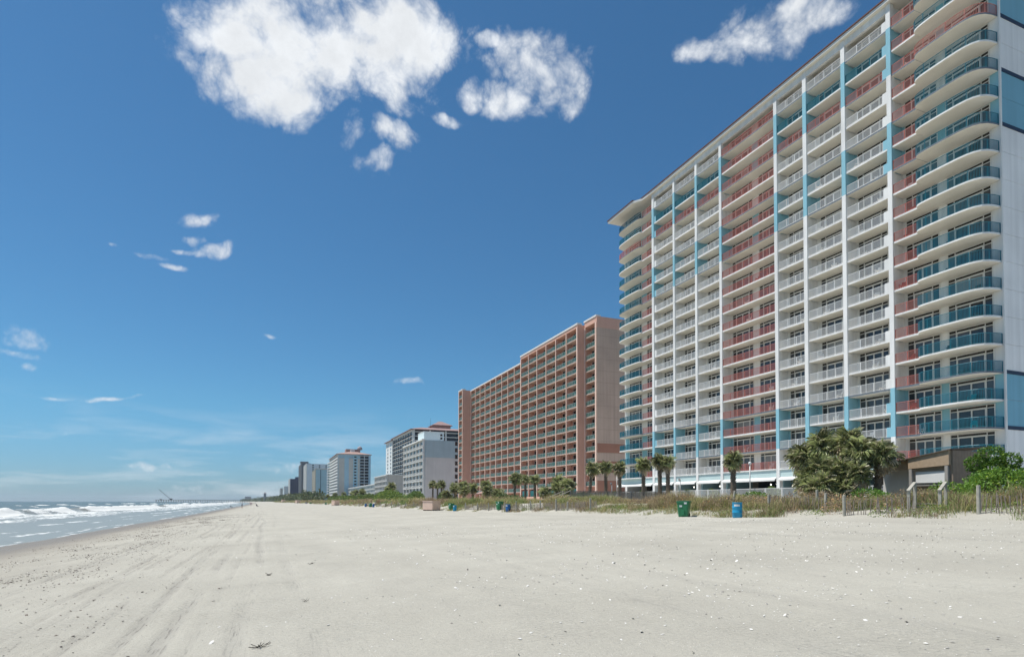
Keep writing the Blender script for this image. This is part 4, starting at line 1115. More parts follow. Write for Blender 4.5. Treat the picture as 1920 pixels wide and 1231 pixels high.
def frond_arrays(r, lp=0.58, Lf=0.85, n=30, spread=148, droop=0.35, dead=False):
    """a fan leaf: stalk along +X, folded leaflets around its end.  returns verts, tris, tint"""
    V, F, C = [], [], []
    def vert(p, c): V.append(p); C.append(c); return len(V) - 1
    g = r.choice((.4, .62, .9, 1.05, 1.35, 1.7)) * r.uniform(.85, 1.15)
    base = np.array([.26, .285, .125]) * g if not dead else np.array([.52, .44, .31]) * min(g, 1.15)
    w0, w1 = .028, .018
    zc = lambda x: -0.10 * (x / (lp + Lf)) ** 2 * droop * 3
    a = [vert((0, -w0, 0), base * 1.3), vert((0, w0, 0), base * 1.3), vert((lp, w1, zc(lp)), base * 1.3), vert((lp, -w1, zc(lp)), base * 1.3), vert((0, 0, -.03), base), vert((lp, 0, zc(lp) - .02), base)]
    F += [(a[0], a[1], a[2]), (a[0], a[2], a[3]), (a[0], a[4], a[5]), (a[0], a[5], a[3]), (a[1], a[2], a[5]), (a[1], a[5], a[4])]
    for i in range(n):
        th = R(-spread + 2 * spread * i / (n - 1)) + r.uniform(-.05, .05)
        L = Lf * (0.72 + .28 * math.cos(th)) * r.uniform(.85, 1.08)
        dx, dy = math.cos(th), math.sin(th)
        px, py = -dy, dx
        wm = 0.030 * (1.25 if dead else 1)
        fold = r.uniform(.01, .05) * (1 if i % 2 else -1)
        dr = droop * r.uniform(.5, 1.5) + abs(math.sin(th)) * .1
        c = base * r.uniform(.75, 1.25)
        if not dead and r.random() < .16: c = np.array([.46, .43, .27]) * r.uniform(.8, 1.2)
        h = vert((lp, 0, zc(lp)), c)
        z1 = zc(lp) + fold + .02 - dr * (.5 * L) ** 2 * .5
        m1 = vert((lp + dx * L * .5 + px * wm, dy * L * .5 + py * wm, z1), c)
        m2 = vert((lp + dx * L * .5 - px * wm, dy * L * .5 - py * wm, z1 - fold * 1.5), c)
        e1 = vert((lp + dx * L * .85 + px * wm * .5, dy * L * .85 + py * wm * .5, z1 - dr * .30 * L), c * 1.1)
        tp = vert((lp + dx * L * (1.0 - .15 * dr), dy * L * (1.0 - .15 * dr), z1 - dr * .62 * L), c * 1.2)
        F += [(h, m1, m2), (m1, e1, m2), (m2, e1, tp)]
    return np.array(V, float), np.array(F, int), np.array(C, float)
_fr = random.Random(21)
FR = [frond_arrays(_fr, droop=_fr.uniform(.15, .7), Lf=_fr.uniform(.62, .85)) for _ in range(16)]
FD = [frond_arrays(_fr, droop=_fr.uniform(.5, 1.0), Lf=_fr.uniform(.6, .8), dead=True, n=20) for _ in range(4)]
FRM = [numpy_mesh('frond', v, f, LEAF, False, {'tint': c}, 3) for v, f, c in FR]
FDM = [numpy_mesh('dead_frond', v, f, LEAF, False, {'tint': c}, 3) for v, f, c in FD]

def frond_poses(r, n, nd, size, skirt=-50):
    out = []
    for i in range(n):
        el = 82 - 125 * ((i + .5) / n) ** 0.9 + r.uniform(-9, 9)
        out.append((r.randrange(16), False, i * 137.5 + r.uniform(-25, 25), el, size * r.uniform(.8, 1.15), r.uniform(-60, 60)))
    for i in range(nd):
        out.append((r.randrange(4), True, r.uniform(0, 360), r.uniform(skirt - 35, skirt + (12 if i % 3 else 55)), size * r.uniform(.75, 1.05), r.uniform(-70, 70)))
    return out
def pose_matrix(az, el, s, tw):
    return Euler((0, 0, R(az)), 'XYZ').to_matrix() @ Euler((0, R(-el), 0), 'XYZ').to_matrix() @ Euler((R(tw), 0, 0), 'XYZ').to_matrix() * s

def trunk_mesh(h, r0, rnd, boots=True, lean=(0, 0)):
    b = MB(); n = 9; seg = 8
    pts = []
    for i in range(seg + 1):
        t = i / seg
        pts.append((Vector((lean[0] * t * t, lean[1] * t * t, h * t - .3 * (i == 0))), r0 * (1.15 - .3 * t + (.25 if i == 0 else 0)) * rnd.uniform(.93, 1.07)))
    for (p, a), (q, c) in zip(pts, pts[1:]): b.tube(p, q, a, c, n, 0, False)
    if boots:
        k = int(h * 26)
        for i in range(k):
            t = 1 - (i / k) * .85
            z = h * t; an = i * 2.4
            rr = r0 * (1.1 - .25 * t)
            cx, cy = lean[0] * t * t, lean[1] * t * t
            o = Vector((cx + rr * math.cos(an) * .8, cy + rr * math.sin(an) * .8, z))
            q = o + Vector((math.cos(an) * .14, math.sin(an) * .14, .17))
            b.tube(o, q, .055, .022, 4, 0, True)
    return b.mesh('trunk', BARK)

def palm(label, x, y, ztop, seed, size=1.0, n=30, nd=10, r0=.17, single=True, z=None, lean=(0, 0), group=None, skirt=-50):
    """ztop: height of the top of the crown above the datum"""
    r = random.Random(seed)
    zb = gz(x, y) if z is None else z
    h = max(.5, ztop - zb - 1.2 * size)
    T = top('palm_tree', None, (x, y, zb))
    tag(T, label, 'palm', group)
    part('trunk', trunk_mesh(h, r0, r, True, lean), T)
    base = Vector((lean[0], lean[1], h - .05))
    poses = frond_poses(r, int(n * 1.6), nd, size, skirt)
    if single:
        for (i, dead, az, el, s, tw) in poses:
            o = part('dead_frond' if dead else 'frond', (FDM if dead else FRM)[i], T)
            M = pose_matrix(az, el, s, tw).to_4x4(); M.translation = base - Vector((0, 0, .25 if dead else 0))
            o.matrix_local = M
    else:
        Vs, Fs, Cs, off = [], [], [], 0
        for (i, dead, az, el, s, tw) in poses:
            v, f, c = (FD if dead else FR)[i]
            M = np.array(pose_matrix(az, el, s, tw))
            Vs.append(v @ M.T + np.array(base)); Fs.append(f + off); Cs.append(c); off += len(v)
        part('crown', numpy_mesh('crown', np.concatenate(Vs), np.concatenate(Fs), LEAF, False, {'tint': np.concatenate(Cs)}, 3), T)
    return T

# palms in front of the tower and the peach hotel: a lone, named thing each
palm('single palm with bare trunk standing before the wide coral bay of the tower', 47, 51.2, 7.4, 1, .95, 30, 6, .26)
palm('nearer of the twin palms standing close together before the tower', 49.5, 66.1, 8.1, 2, .95, 28, 8, .24)
palm('farther of the twin palms standing close together before the tower', 49, 67.2, 8.3, 3, .95, 28, 8, .24)
palm('palm before the rounded far corner of the blue white tower', 50, 72.5, 8.3, 4, 1.05, 30, 8, .25)
palm('palm just right of the peach hotel gable wall', 50, 78.8, 8.1, 5, 1.0, 28, 8, .23)
palm('palm standing against the tan gable wall of the peach hotel', 51, 84.6, 8.6, 6, 1.05, 28, 6, .24)
palm('palm with a leaning trunk before the near end bay of peach hotel', 51, 90.0, 8.8, 7, 1.15, 30, 12, .24, lean=(.5, -.3))
palm('left palm of the three before the peach hotel taller wing', 48, 116.8, 8.1, 8, 1.3, 30, 4, .2, False, lean=(.3, .2))
palm('middle palm of the three before the peach hotel taller wing', 49, 113.3, 7.6, 9, 1.0, 26, 4, .2, False)
palm('right palm of the three before the peach hotel taller wing', 49, 108.5, 7.3, 10, 1.0, 26, 4, .2, False)
palm('left palm of the trio before the grey hotel gable', 46, 178, 8.4, 11, 1.15, 26, 6, .2, False)
palm('thin middle palm of the trio before the grey hotel gable', 46, 172.5, 7.4, 12, .9, 22, 4, .18, False)
palm('right palm of the trio before the grey hotel gable', 46, 168, 8.1, 13, 1.15, 26, 6, .2, False)
palm('bushy palm rising above the vine mound before the low motel', 50, 266, 10.5, 14, 1.7, 34, 14, .26, False)
palm('palm beside the vine mound before the low motel', 50, 276, 9.0, 15, 1.4, 30, 10, .22, False)
# the dense clump of short palms by the boardwalk stairs
for i, (x, y, zt, s, n, nd, ln) in enumerate(((46, 92, 6.4, 1.1, 28, 14, (0, 0)), (45, 90.5, 5.4, 1.0, 26, 14, (.2, .4)), (46, 88.5, 5.9, 1.1, 28, 14, (-.2, -.2)), (44, 92.5, 4.6, 1.0, 24, 12, (-.3, .2)), (45, 87, 4.3, .9, 22, 10, (0, -.4)))):
    palm(['tallest palm of the clump above the boardwalk stairs', 'short leaning palm in the clump above the boardwalk stairs', 'second tallest palm in the clump above the boardwalk stairs', 'seaward low palm of the clump above the boardwalk stairs', 'nearest low palm of the clump above the boardwalk stairs'][i], x, y, zt, 30 + i, s, n, nd, .2, False, lean=ln, group='palm clump by the boardwalk')
# clumps before the peach hotel lower wing
cl = [(47, 132, 7.0), (46, 128, 5.6), (47, 124, 5.0), (46, 121, 4.4), (47, 158, 7.2), (46, 154, 6.6), (47, 150, 7.6), (46, 146, 6.0), (47, 142, 6.6), (45, 160, 5.2)]
cw = ['tall palm left of the patio umbrella', 'low palm in the right hand clump before the peach lower wing', 'lower palm at the right end of that peach hotel clump', 'lowest palm beside the three palms of the peach hotel', 'tall palm at the left end of the peach hotel clump', 'palm second from the left end of the peach hotel clump', 'tallest palm of the left clump before the peach hotel', 'short palm inside the left clump before the peach hotel', 'palm next to the patio umbrella, on its left', 'seaward low palm of the left clump before the peach hotel']
for i, (x, y, zt) in enumerate(cl):
    palm(cw[i], x, y, zt, 50 + i, 1.25, 28, 14, .2, False, group='palms before the peach hotel')
# palms before the motel wing
fw = [(46, 330, 8.5), (48, 345, 9.5), (47, 362, 9.0), (50, 392, 9.0), (52, 420, 9.5), (50, 455, 9), (48, 500, 9), (52, 540, 9.5), (50, 590, 9), (50, 640, 9)]
for i, (x, y, zt) in enumerate(fw):
    palm('%s palm from the near end of the row before the motel wing' % ORD[i + 1], x, y, zt, 80 + i, 1.7, 26, 8, .25, False, group='palms before the motel wing')
# the big cluster in the right foreground: every frond is a part
big = [(41.5, 35.6, 7.7, 1.15, 38, 26), (42.6, 33.4, 7.8, 1.2, 40, 26), (41.2, 36.6, 6.6, 1.1, 36, 26), (42.0, 32.2, 6.9, 1.1, 38, 28), (43.2, 31.7, 6.6, 1.1, 36, 30), (40.4, 34.6, 5.6, 1.1, 34, 26), (40.8, 32.6, 5.4, 1.1, 34, 26), (40.0, 35.4, 4.6, 1.0, 28, 22), (40.0, 33.6, 4.3, 1.0, 28, 24), (41.2, 31.9, 5.0, 1.0, 30, 26), (39.6, 34.4, 3.7, .9, 24, 16), (40.2, 32.4, 3.8, .9, 24, 18)]
bw_ = ['tall palm at the crest of the big cluster, left of the tallest', 'tallest palm of the big shaggy cluster before the tower', 'left edge palm of the big shaggy cluster before the tower', 'right shoulder palm of the big shaggy cluster', 'palm at the right edge of the big cluster, beside the brown pavilion', 'mid height palm in the left half of the big cluster', 'mid height palm in the right half of the big cluster', 'low palm at the left front of the big cluster', 'low palm at the centre front of the big cluster', 'low palm at the right front of the big cluster', 'smallest palm at the left foot of the big cluster', 'small palm at the right foot of the big cluster']
for i, (x, y, zt, s, n, nd) in enumerate(big):
    palm(bw_[i], x, y, zt, 120 + i, s, n, nd, .22, True, lean=(random.uniform(-.3, .3), random.uniform(-.4, .4)), group='shaggy palm cluster on the dune')

def leaf_cloud(seed, lobes, n, size, tint, vary=.35):
    """many small folded leaves spread through the lobes (x,y,z,rx,ry,rz)"""
    g = np.random.RandomState(seed)
    w = np.array([l[3] * l[4] * l[5] for l in lobes]) ** .67; w = w / w.sum()
    idx = g.choice(len(lobes), n, p=w)
    Lb = np.array(lobes)[idx]
    d = g.normal(size=(n, 3)); d /= np.linalg.norm(d, axis=1)[:, None]
    rad = g.uniform(.55, 1.04, n) ** .6
    bumps = 1 + .22 * (fbm(d[:, 0] * 3 + seed + idx * 7.0, d[:, 1] * 3 + d[:, 2] * 2, 3) - .5) * 2
    P = Lb[:, :3] + d * Lb[:, 3:] * (rad * bumps)[:, None]
    keep = P[:, 2] > .02
    P, d = P[keep], d[keep]; n = len(P)
    a = g.normal(size=(n, 3)) + d * .6; a /= np.linalg.norm(a, axis=1)[:, None]
    b = np.cross(a, g.normal(size=(n, 3))); b /= np.linalg.norm(b, axis=1)[:, None]
    s = (size * g.uniform(.6, 1.3, n))[:, None]
    V = np.stack([P - b * s * .28, P + a * s * .5 - b * s * .36, P + a * s, P + a * s * .5 + b * s * .36], 1).reshape(-1, 3)
    Fq = np.arange(4 * n).reshape(n, 4)
    clump = fbm(P[:, 0] * 1.7 + 5, P[:, 1] * 1.7 + P[:, 2] * 1.7, 2)
    c = np.array(tint)[None, :] * (1 + vary * (g.rand(n) - .5) * 2)[:, None] * (.7 + .6 * clump)[:, None]
    yel = g.rand(n) < .08
    c[yel] = c[yel] * np.array([1.9, 1.4, .9])
    return numpy_mesh('foliage', V, Fq, LEAF2, False, {'tint': np.repeat(c, 4, 0)}, 4)

def shrub(name, label, x, y, seed, lobes, n, size, tint, cat='shrub', group=None, stems=3):
    z = gz(x, y)
    T = top(name, None, (x, y, z)); tag(T, label, cat, group)
    part('foliage', leaf_cloud(seed, lobes, n, size, tint), T)
    b = MB(); r = random.Random(seed)
    for i in range(stems):
        l = lobes[i % len(lobes)]
        p = Vector((l[0] * .3, l[1] * .3, -.15)); q = Vector((l[0] + r.uniform(-.2, .2), l[1] + r.uniform(-.2, .2), l[2]))
        mid = (p + q) / 2 + Vector((r.uniform(-.2, .2), r.uniform(-.2, .2), 0))
        b.tube(p, mid, .07, .05, 6); b.tube(mid, q, .05, .025, 6)
    part('stem', b.mesh('stem', BARK), T)
    return T
GR = (.12, .24, .035); GR2 = (.15, .21, .06); GR3 = (.10, .15, .05)
shrub('round_tree', 'round topped green tree rising from the vine mound at the right edge', 41.0, 22.6, 1, [(0.1, .1, 3.0, .7, .75, .6), (-.4, .7, 2.55, .6, .55, .5), (.3, -.75, 2.65, .6, .65, .5), (0, 0, 2.2, .8, .8, .7), (0, .3, 1.5, .7, .8, .7), (.2, -.9, 1.9, .5, .6, .5)], 6200, .13, (.10, .19, .03), 'tree', None, 4)
shrub('vine_mound', 'bright green vine covered mound below the round tree, beside the pavilion', 40.0, 21.8, 2, [(0, 0, .7, 2.2, 1.7, 1.5), (.4, .9, 1.0, 1.2, .9, 1.1), (-.8, 2.2, .4, 1.5, 1.1, 1.05), (.8, -2.3, .6, 1.8, 1.6, 1.25), (.3, -1.3, 1.2, 1, .9, .9), (1.5, -4.5, .5, 1.8, 2, 1.0)], 17000, .12, (.16, .29, .045), 'shrub', None, 5)
shrub('leafy_bush', 'leafy green bush before the white fence, left of the big palms', 44.5, 45.5, 3, [(0, 0, .5, 1.3, 1.6, .9), (0, 2.4, .4, 1.2, 1.5, .7), (0, -2.0, .3, 1.1, 1.4, .6)], 6000, .14, GR)
shrub('leafy_bush', 'small green bush below the right side of the big palms', 38.5, 29.0, 4, [(0, 0, .4, .9, 1.1, .7), (0, -1, .3, .8, .8, .5)], 2500, .12, GR)
shrub('leafy_bush', 'rounded green bush right of the boardwalk clump of palms', 46, 83.5, 5, [(0, 0, .7, 1.4, 1.7, 1.1)], 2600, .2, GR)
shrub('vine_mound', 'broad light green mound before the low motel and grey hotel', 44, 240, 6, [(0, 0, 2, 4, 14, 3.2), (0, -16, 1.4, 4, 10, 2.4), (0, 12, 1.8, 4, 12, 3.0)], 9000, .5, (.17, .25, .06))
shrub('leafy_bush', 'green bush below the facade of the grey hotel', 47, 205, 7, [(0, 0, 1.6, 2.4, 6, 2.2), (0, 6, 1.4, 2.2, 4, 1.8)], 5000, .38, (.14, .22, .06))
shrub('leafy_bush', 'dark green bush at the left end of the peach hotel clump', 46, 164, 8, [(0, 0, 1.4, 2, 3.5, 1.9)], 3000, .3, GR3)
shrub('leafy_bush', 'low dark bush between the umbrella and the three palms', 46, 119, 9, [(0, 0, .9, 1.8, 4, 1.3), (0, -7, .7, 1.6, 4, 1.0)], 3400, .26, GR3)
shrub('leafy_bush', 'low hedge bush along the base of the peach hotel', 52, 103, 10, [(0, 0, .8, 1.4, 6, 1.0)], 2600, .24, GR3)
for i, (x, y, w_) in enumerate(((45, 300, 9), (44, 325, 10), (46, 372, 12), (46, 410, 14), (46, 450, 14), (46, 500, 16))):
    shrub('leafy_bush', '%s bush of the green row under the motel wing palms' % ORD[i + 1], x, y, 40 + i, [(0, 0, 1.6, 3, w_, 2.4), (0, w_ * .8, 1.2, 3, w_ * .6, 1.8)], 3000, .7, GR2, group='bushes under the motel wing palms')
for i, (x, y) in enumerate(((60, 58.0), (61, 70.5), (60.5, 87.5), (60, 96), (61, 76))):
    shrub('planter_palm', '%s low palm shrub beneath the tower awnings, counted from the near side' % ['first', 'second', 'fourth', 'fifth', 'third'][i], x, y, 60 + i, [(0, 0, .8, .7, .8, .7), (0, .6, 1.2, .5, .5, .5)], 700, .3, GR2, group='shrubs beneath the tower')
# trees far along the shore: one mass
def far_trees():
    g = np.random.RandomState(4)
    lob = []
    for i in range(240):
        y = 560 * (2100 / 560) ** g.rand()
        x = float(coast(np.array(y))) + g.uniform(36, 52)
        r = g.uniform(2.5, 5.5) * (1 + y / 2500)
        lob.append((x, y, 2 + r * .5, r, r * 1.8, r))
    for i in range(60):
        y = g.uniform(1700, 3800); x = float(coast(np.array(y))) + g.uniform(40, 130)
        r = g.uniform(5, 11); lob.append((x, y, 2 + r * .5, r * 2, r * 2, r))
    me = leaf_cloud(77, lob, 26000, 2.2, (.10, .13, .065))
    tag(put('far_trees', me), 'dark mass of far trees along the shore below the hotels', None, None, 'stuff')
far_trees()

# dune grass: nobody could count it
def dune_grass():
    g = np.random.RandomState(9)
    parts = []
    for (y0, y1, n, bl, wid, hh) in ((4, 60, 15000, 14, .010, 1.05), (60, 130, 8000, 10, .022, 1.15), (130, 420, 7000, 8, .06, 1.45), (420, 1200, 4000, 6, .2, 1.7)):
        yc = y0 + (y1 - y0) * g.rand(n) ** 1.15
        d = np.abs(g.rand(n)) ** 1.35 * 21 + .15
        xc = 26.6 + d + coast(yc)
        dens = fbm(xc / 2.2, yc / 2.2, 3)
        keep = (dens > .44) | (d > 6) & (g.rand(n) < .7)
        keep &= ~((d < 1.6) & (g.rand(n) < .45))
        xc, yc, d = xc[keep], yc[keep], d[keep]; n = len(xc)
        kind = fbm(xc / 6 + 40, yc / 7, 3) + .10 * g.normal(size=n)
        # tan sea oats, red brown scrub, olive, green
        pal = np.array([[.43, .36, .21], [.31, .235, .155], [.36, .33, .14], [.22, .28, .10]])
        tone = np.clip(((kind - .32) / .36 * 3.2).astype(int), 0, 3)
        order = np.array([1, 0, 2, 3])
        tone = np.where((yc < 31) & (g.rand(n) < .4), 0, tone)
        low = (d < 2.2) & (g.rand(n) < .35)
        cc = pal[order[tone]]; cc[low] = pal[3]
        for rep in range(bl):
            m_ = n
            x = xc + g.normal(size=m_) * .22; y = yc + g.normal(size=m_) * .22
            h = hh * g.uniform(.35, 1.0, m_) * np.interp(d, [0, 1.5, 3, 6, 8, 14], [.4, .75, 1.0, .9, .6, .5]) * np.where(low, .5, 1) * np.clip(-.1 + 2.1 * fbm(xc / 2.2, yc / 2.2 + 9, 3), .25, 1.6)
            an = g.uniform(0, 2 * np.pi, m_); ln = g.uniform(.1, 1.25, m_) * h
            lx, ly = np.cos(an) * ln, np.sin(an) * ln
            wx, wy = -np.sin(an) * wid * g.uniform(.6, 1.4, m_), np.cos(an) * wid
            z = ground_z(x, y) - .03
            b0 = np.stack([x - wx, y - wy, z], 1); b1 = np.stack([x + wx, y + wy, z], 1)
            mx, my, mz = x + lx * .35, y + ly * .35, z + h * .62
            m0 = np.stack([mx - wx * .8, my - wy * .8, mz], 1); m1 = np.stack([mx + wx * .8, my + wy * .8, mz], 1)
            t = np.stack([x + lx, y + ly, z + h * g.uniform(.75, 1.05, m_)], 1)
            V = np.stack([b0, b1, m0, m1, t], 1)
            c = cc * g.uniform(.65, 1.4, m_)[:, None]
            parts.append((V, np.repeat(c[:, None, :], 5, 1)))
    V = np.concatenate([p[0] for p in parts]); C = np.concatenate([p[1] for p in parts])
    n = len(V); i = np.arange(n)[:, None] * 5
    F_ = np.concatenate([i + np.array([[0, 1, 3]]), i + np.array([[0, 3, 2]]), i + np.array([[2, 3, 4]])], 0)
    me = numpy_mesh('dune_grass', V.reshape(-1, 3), F_, GRASS, False, {'tint': C.reshape(-1, 3)}, 3)
    tag(put('dune_grass', me), 'tan and green dune grass and scrub covering the low dune', None, None, 'stuff')
dune_grass()

def dune_scrub():
    g = np.random.RandomState(31)
    for (nm, lab, n, tint, d0, d1, sz) in (('brown_scrub', 'tangled brown scrub along the front of the right dune', 130, (.33, .25, .165), 1.2, 7, .085), ('green_creeper', 'low green creepers at the sandy foot of the dune', 150, (.17, .24, .07), .1, 3.0, .07)):
        lob = []
        for i in range(n):
            y = 8 + 62 * g.rand() ** 1.2; d = g.uniform(d0, d1); x = 26.7 + d
            if nm == 'brown_scrub' and y > 34 and g.rand() < .7: continue
            r = g.uniform(.3, .75) * (1 if nm == 'brown_scrub' else .6)
            lob.append((x, y, gz(x, y) + r * .35, r, r * 1.5, r * (1.0 if nm == 'brown_scrub' else .5)))
        me = leaf_cloud(91, lob, 30000 if nm == 'brown_scrub' else 14000, sz, tint, .5)
        me.materials.clear(); me.materials.append(GRASS)
        tag(put(nm, me), lab, None, None, 'stuff')
dune_scrub()

# ------------------------------------------------------------------ beach furniture
def rrect(w, d, r, n=4):
    pts = []
    for (cx, cy, a0) in ((w / 2 - r, d / 2 - r, 0), (-w / 2 + r, d / 2 - r, 90), (-w / 2 + r, -d / 2 + r, 180), (w / 2 - r, -d / 2 + r, 270)):
        for i in range(n + 1):
            a = R(a0 + 90 * i / n); pts.append((cx + r * math.cos(a), cy + r * math.sin(a)))
    return pts
def loft(b, rings, m=0, cap=True):
    n = len(rings[0]); o = len(b.v)
    for rg in rings: b.v += list(rg)
    for k in range(len(rings) - 1):
        for i in range(n):
            j = (i + 1) % n
            b.f.append((o + k * n + i, o + k * n + j, o + (k + 1) * n + j, o + (k + 1) * n + i)); b.m.append(m)
    if cap:
        b.f.append(tuple(o + i for i in reversed(range(n)))); b.m.append(m)
        b.f.append(tuple(o + (len(rings) - 1) * n + i for i in range(n))); b.m.append(m)
CANG = mat('can_green', (0.03, 0.20, 0.085), 0.4, 0.12, 3, spec=0.4)
CAND = mat('can_lid', (0.02, 0.09, 0.045), 0.5, 0.1)
RUB = mat('rubber', (0.02, 0.02, 0.02), 0.8, 0.1)
STICK = mat('sticker', (0.75, 0.77, 0.76), 0.5, 0.06)
BARB = mat('barrel_blue', (0.02, 0.29, 0.50), 0.4, 0.15, 3, spec=0.4)
BARB2 = mat('barrel_navy', (0.015, 0.13, 0.36), 0.4, 0.15, 3, spec=0.4)

def can_meshes():
    b = MB()
    def ring(w, d, z, ox=0): return [(x + ox, y, z) for x, y in rrect(w, d, .09)]
    loft(b, [ring(.56, .60, 0), ring(.58, .62, .05), ring(.66, .72, .55, .01), ring(.72, .80, .95, .02), ring(.72, .80, .97, .02)])
    loft(b, [ring(.77, .85, .955, .02), ring(.77, .85, 1.03, .02)])
    b.box(-.37, -.33, -.12, .12, .12, .5)          # moulded grip on the front
    body = b.mesh('body', CANG)
    l = MB(); loft(l, [ring(.79, .87, 1.031, .03), ring(.78, .86, 1.06, .03), ring(.6, .7, 1.085, .03)])
    l.tube((.44, -.3, 1.0), (.44, .3, 1.0), .022, n=6)
    lid = l.mesh('lid', CAND)
    w = MB(); w.tube((0, -.035, 0), (0, .035, 0), .13, n=14); w.tube((0, -.04, 0), (0, .04, 0), .05, n=8)
    wheel = w.mesh('wheel', RUB)
    s = MB().box(-.003, .003, -.09, .09, -.06, .06).mesh('sticker', STICK)
    return body, lid, wheel, s
CB = can_meshes()
def trash_can(label, x, y, rz, z=None):
    T = top('trash_can', None, (x, y, (gz(x, y) if z is None else z)), (0, 0, rz)); tag(T, label, 'trash can', 'green trash cans on the beach')
    part('body', CB[0], T); part('lid', CB[1], T)
    for yy in (-.3, .3): part('wheel', CB[2], T, (.27, yy, .125))
    part('sticker', CB[3], T, (-.345, .12, .72), (0, R(-5), 0)); part('sticker', CB[3], T, (-.375, -.2, .92), (0, R(-5), 0))
    return T
def barrel_mesh(m):
    return MB().lathe([(.27, 0), (.285, .03), (.285, .28), (.30, .30), (.30, .33), (.287, .35), (.287, .56), (.30, .58), (.30, .61), (.287, .63), (.28, .86), (.295, .88), (.295, .92), (.275, .92), (.27, .89)], 22, 0).mesh('body', m, True)
BM = {1: barrel_mesh(BARB), 2: barrel_mesh(BARB2)}
def lab_mesh():
    b = MB(); n = 8
    for i in range(n):
        a0, a1 = R(-32 + 64 * i / n), R(-32 + 64 * (i + 1) / n)
        r = .303
        b.face([(-r * math.cos(a0), r * math.sin(a0), .68), (-r * math.cos(a0), r * math.sin(a0), .80), (-r * math.cos(a1), r * math.sin(a1), .80), (-r * math.cos(a1), r * math.sin(a1), .68)])
        b.face([(-r * .985 * math.cos(a1), r * .985 * math.sin(a1), .68), (-r * .985 * math.cos(a1), r * .985 * math.sin(a1), .80), (-r * .985 * math.cos(a0), r * .985 * math.sin(a0), .80), (-r * .985 * math.cos(a0), r * .985 * math.sin(a0), .68)])
    return b.mesh('label_strip', STICK)
LABM = lab_mesh()
def barrel(label, x, y, rz, kind=1, z=None):
    T = top('drum_bin', None, (x, y, gz(x, y) if z is None else z), (0, 0, rz)); tag(T, label, 'barrel', 'blue drum bins on the beach')
    part('body', BM[kind], T); part('label_strip', LABM, T)
fc = R(50)      # the sticker side looks at the sea and the camera
trash_can('large green wheeled trash can before the tower, nearest of the green cans', 26.0, 33.0, R(38))
barrel('light blue drum standing alone right of the nearest green can', 26.0, 28.0, R(44))
trash_can('green trash can beside the darker blue drum before the peach hotel', 27.2, 71.3, R(22))
barrel('darker blue drum with white label beside the second green can', 26.8, 67.3, R(28), 2)
trash_can('green trash can beside the small blue drum right of the pink box', 27.0, 92.7, R(20))
barrel('small blue drum right of the pink storage box', 26.5, 88.9, R(25))
barrel('blue drum right of the far green can near the motel dunes', 25.2, 160, R(15), 2)
trash_can('far green can between two blue drums near the motel dunes', 25.4, 166.5, R(15))
barrel('blue drum left of the far green can near the motel dunes', 25.2, 174, R(15), 2)
trash_can('distant green can just left of the small pink box', 24.5, 300, R(10))
trash_can('distant green can furthest along the dunes', 23.5, 402, R(10))
barrel('distant dark drum furthest along the dunes', 23.0, 446, R(10), 2)

PINK = mat('pink_plywood', (0.74, 0.54, 0.43), 0.75, 0.10, 1.5, 0.2, 20)
def storage_box(label, x, y, rz, w, d, h):
    T = top('storage_box', None, (x, y, gz(x, y)), (0, 0, rz)); tag(T, label, 'storage box', 'pink storage boxes along the beach')
    part('body', MB().box(-w / 2, w / 2, -d / 2, d / 2, .14, h - .1).mesh('body', PINK), T)
    part('lid', MB().box(-w / 2 - .06, w / 2 + .06, -d / 2 - .06, d / 2 + .06, h - .098, h).mesh('lid', mat('pink_lid', (0.78, 0.58, 0.48), .7, .08)), T)
    for yy in (-d / 2 + .15, 0, d / 2 - .15): part('skid', MB().box(-w / 2 + .02, w / 2 - .02, yy - .06, yy + .06, -.05, .139).mesh('skid', mat('skid_wood', (.08, .06, .045), .9, .2)), T)
    for xx in (-w / 4, w / 4): part('batten', MB().box(xx - .04, xx + .04, -d / 2 - .022, -d / 2 - .001, .16, h - .12).mesh('batten', PINK), T)
storage_box('large pink plywood storage box on skids before the grey hotel', 25.0, 97.5, R(30), 1.9, 2.3, 1.62)
storage_box('smaller pink storage box far along the dune edge', 23.6, 244, R(25), 2.2, 2.3, 2.0)
storage_box('distant pink storage box beyond the smaller pink one', 22.0, 560, R(20), 3.4, 3.0, 2.6)
storage_box('most distant pink storage box near the pale blocks', 16.0, 900, R(20), 4.4, 3.0, 3.4)

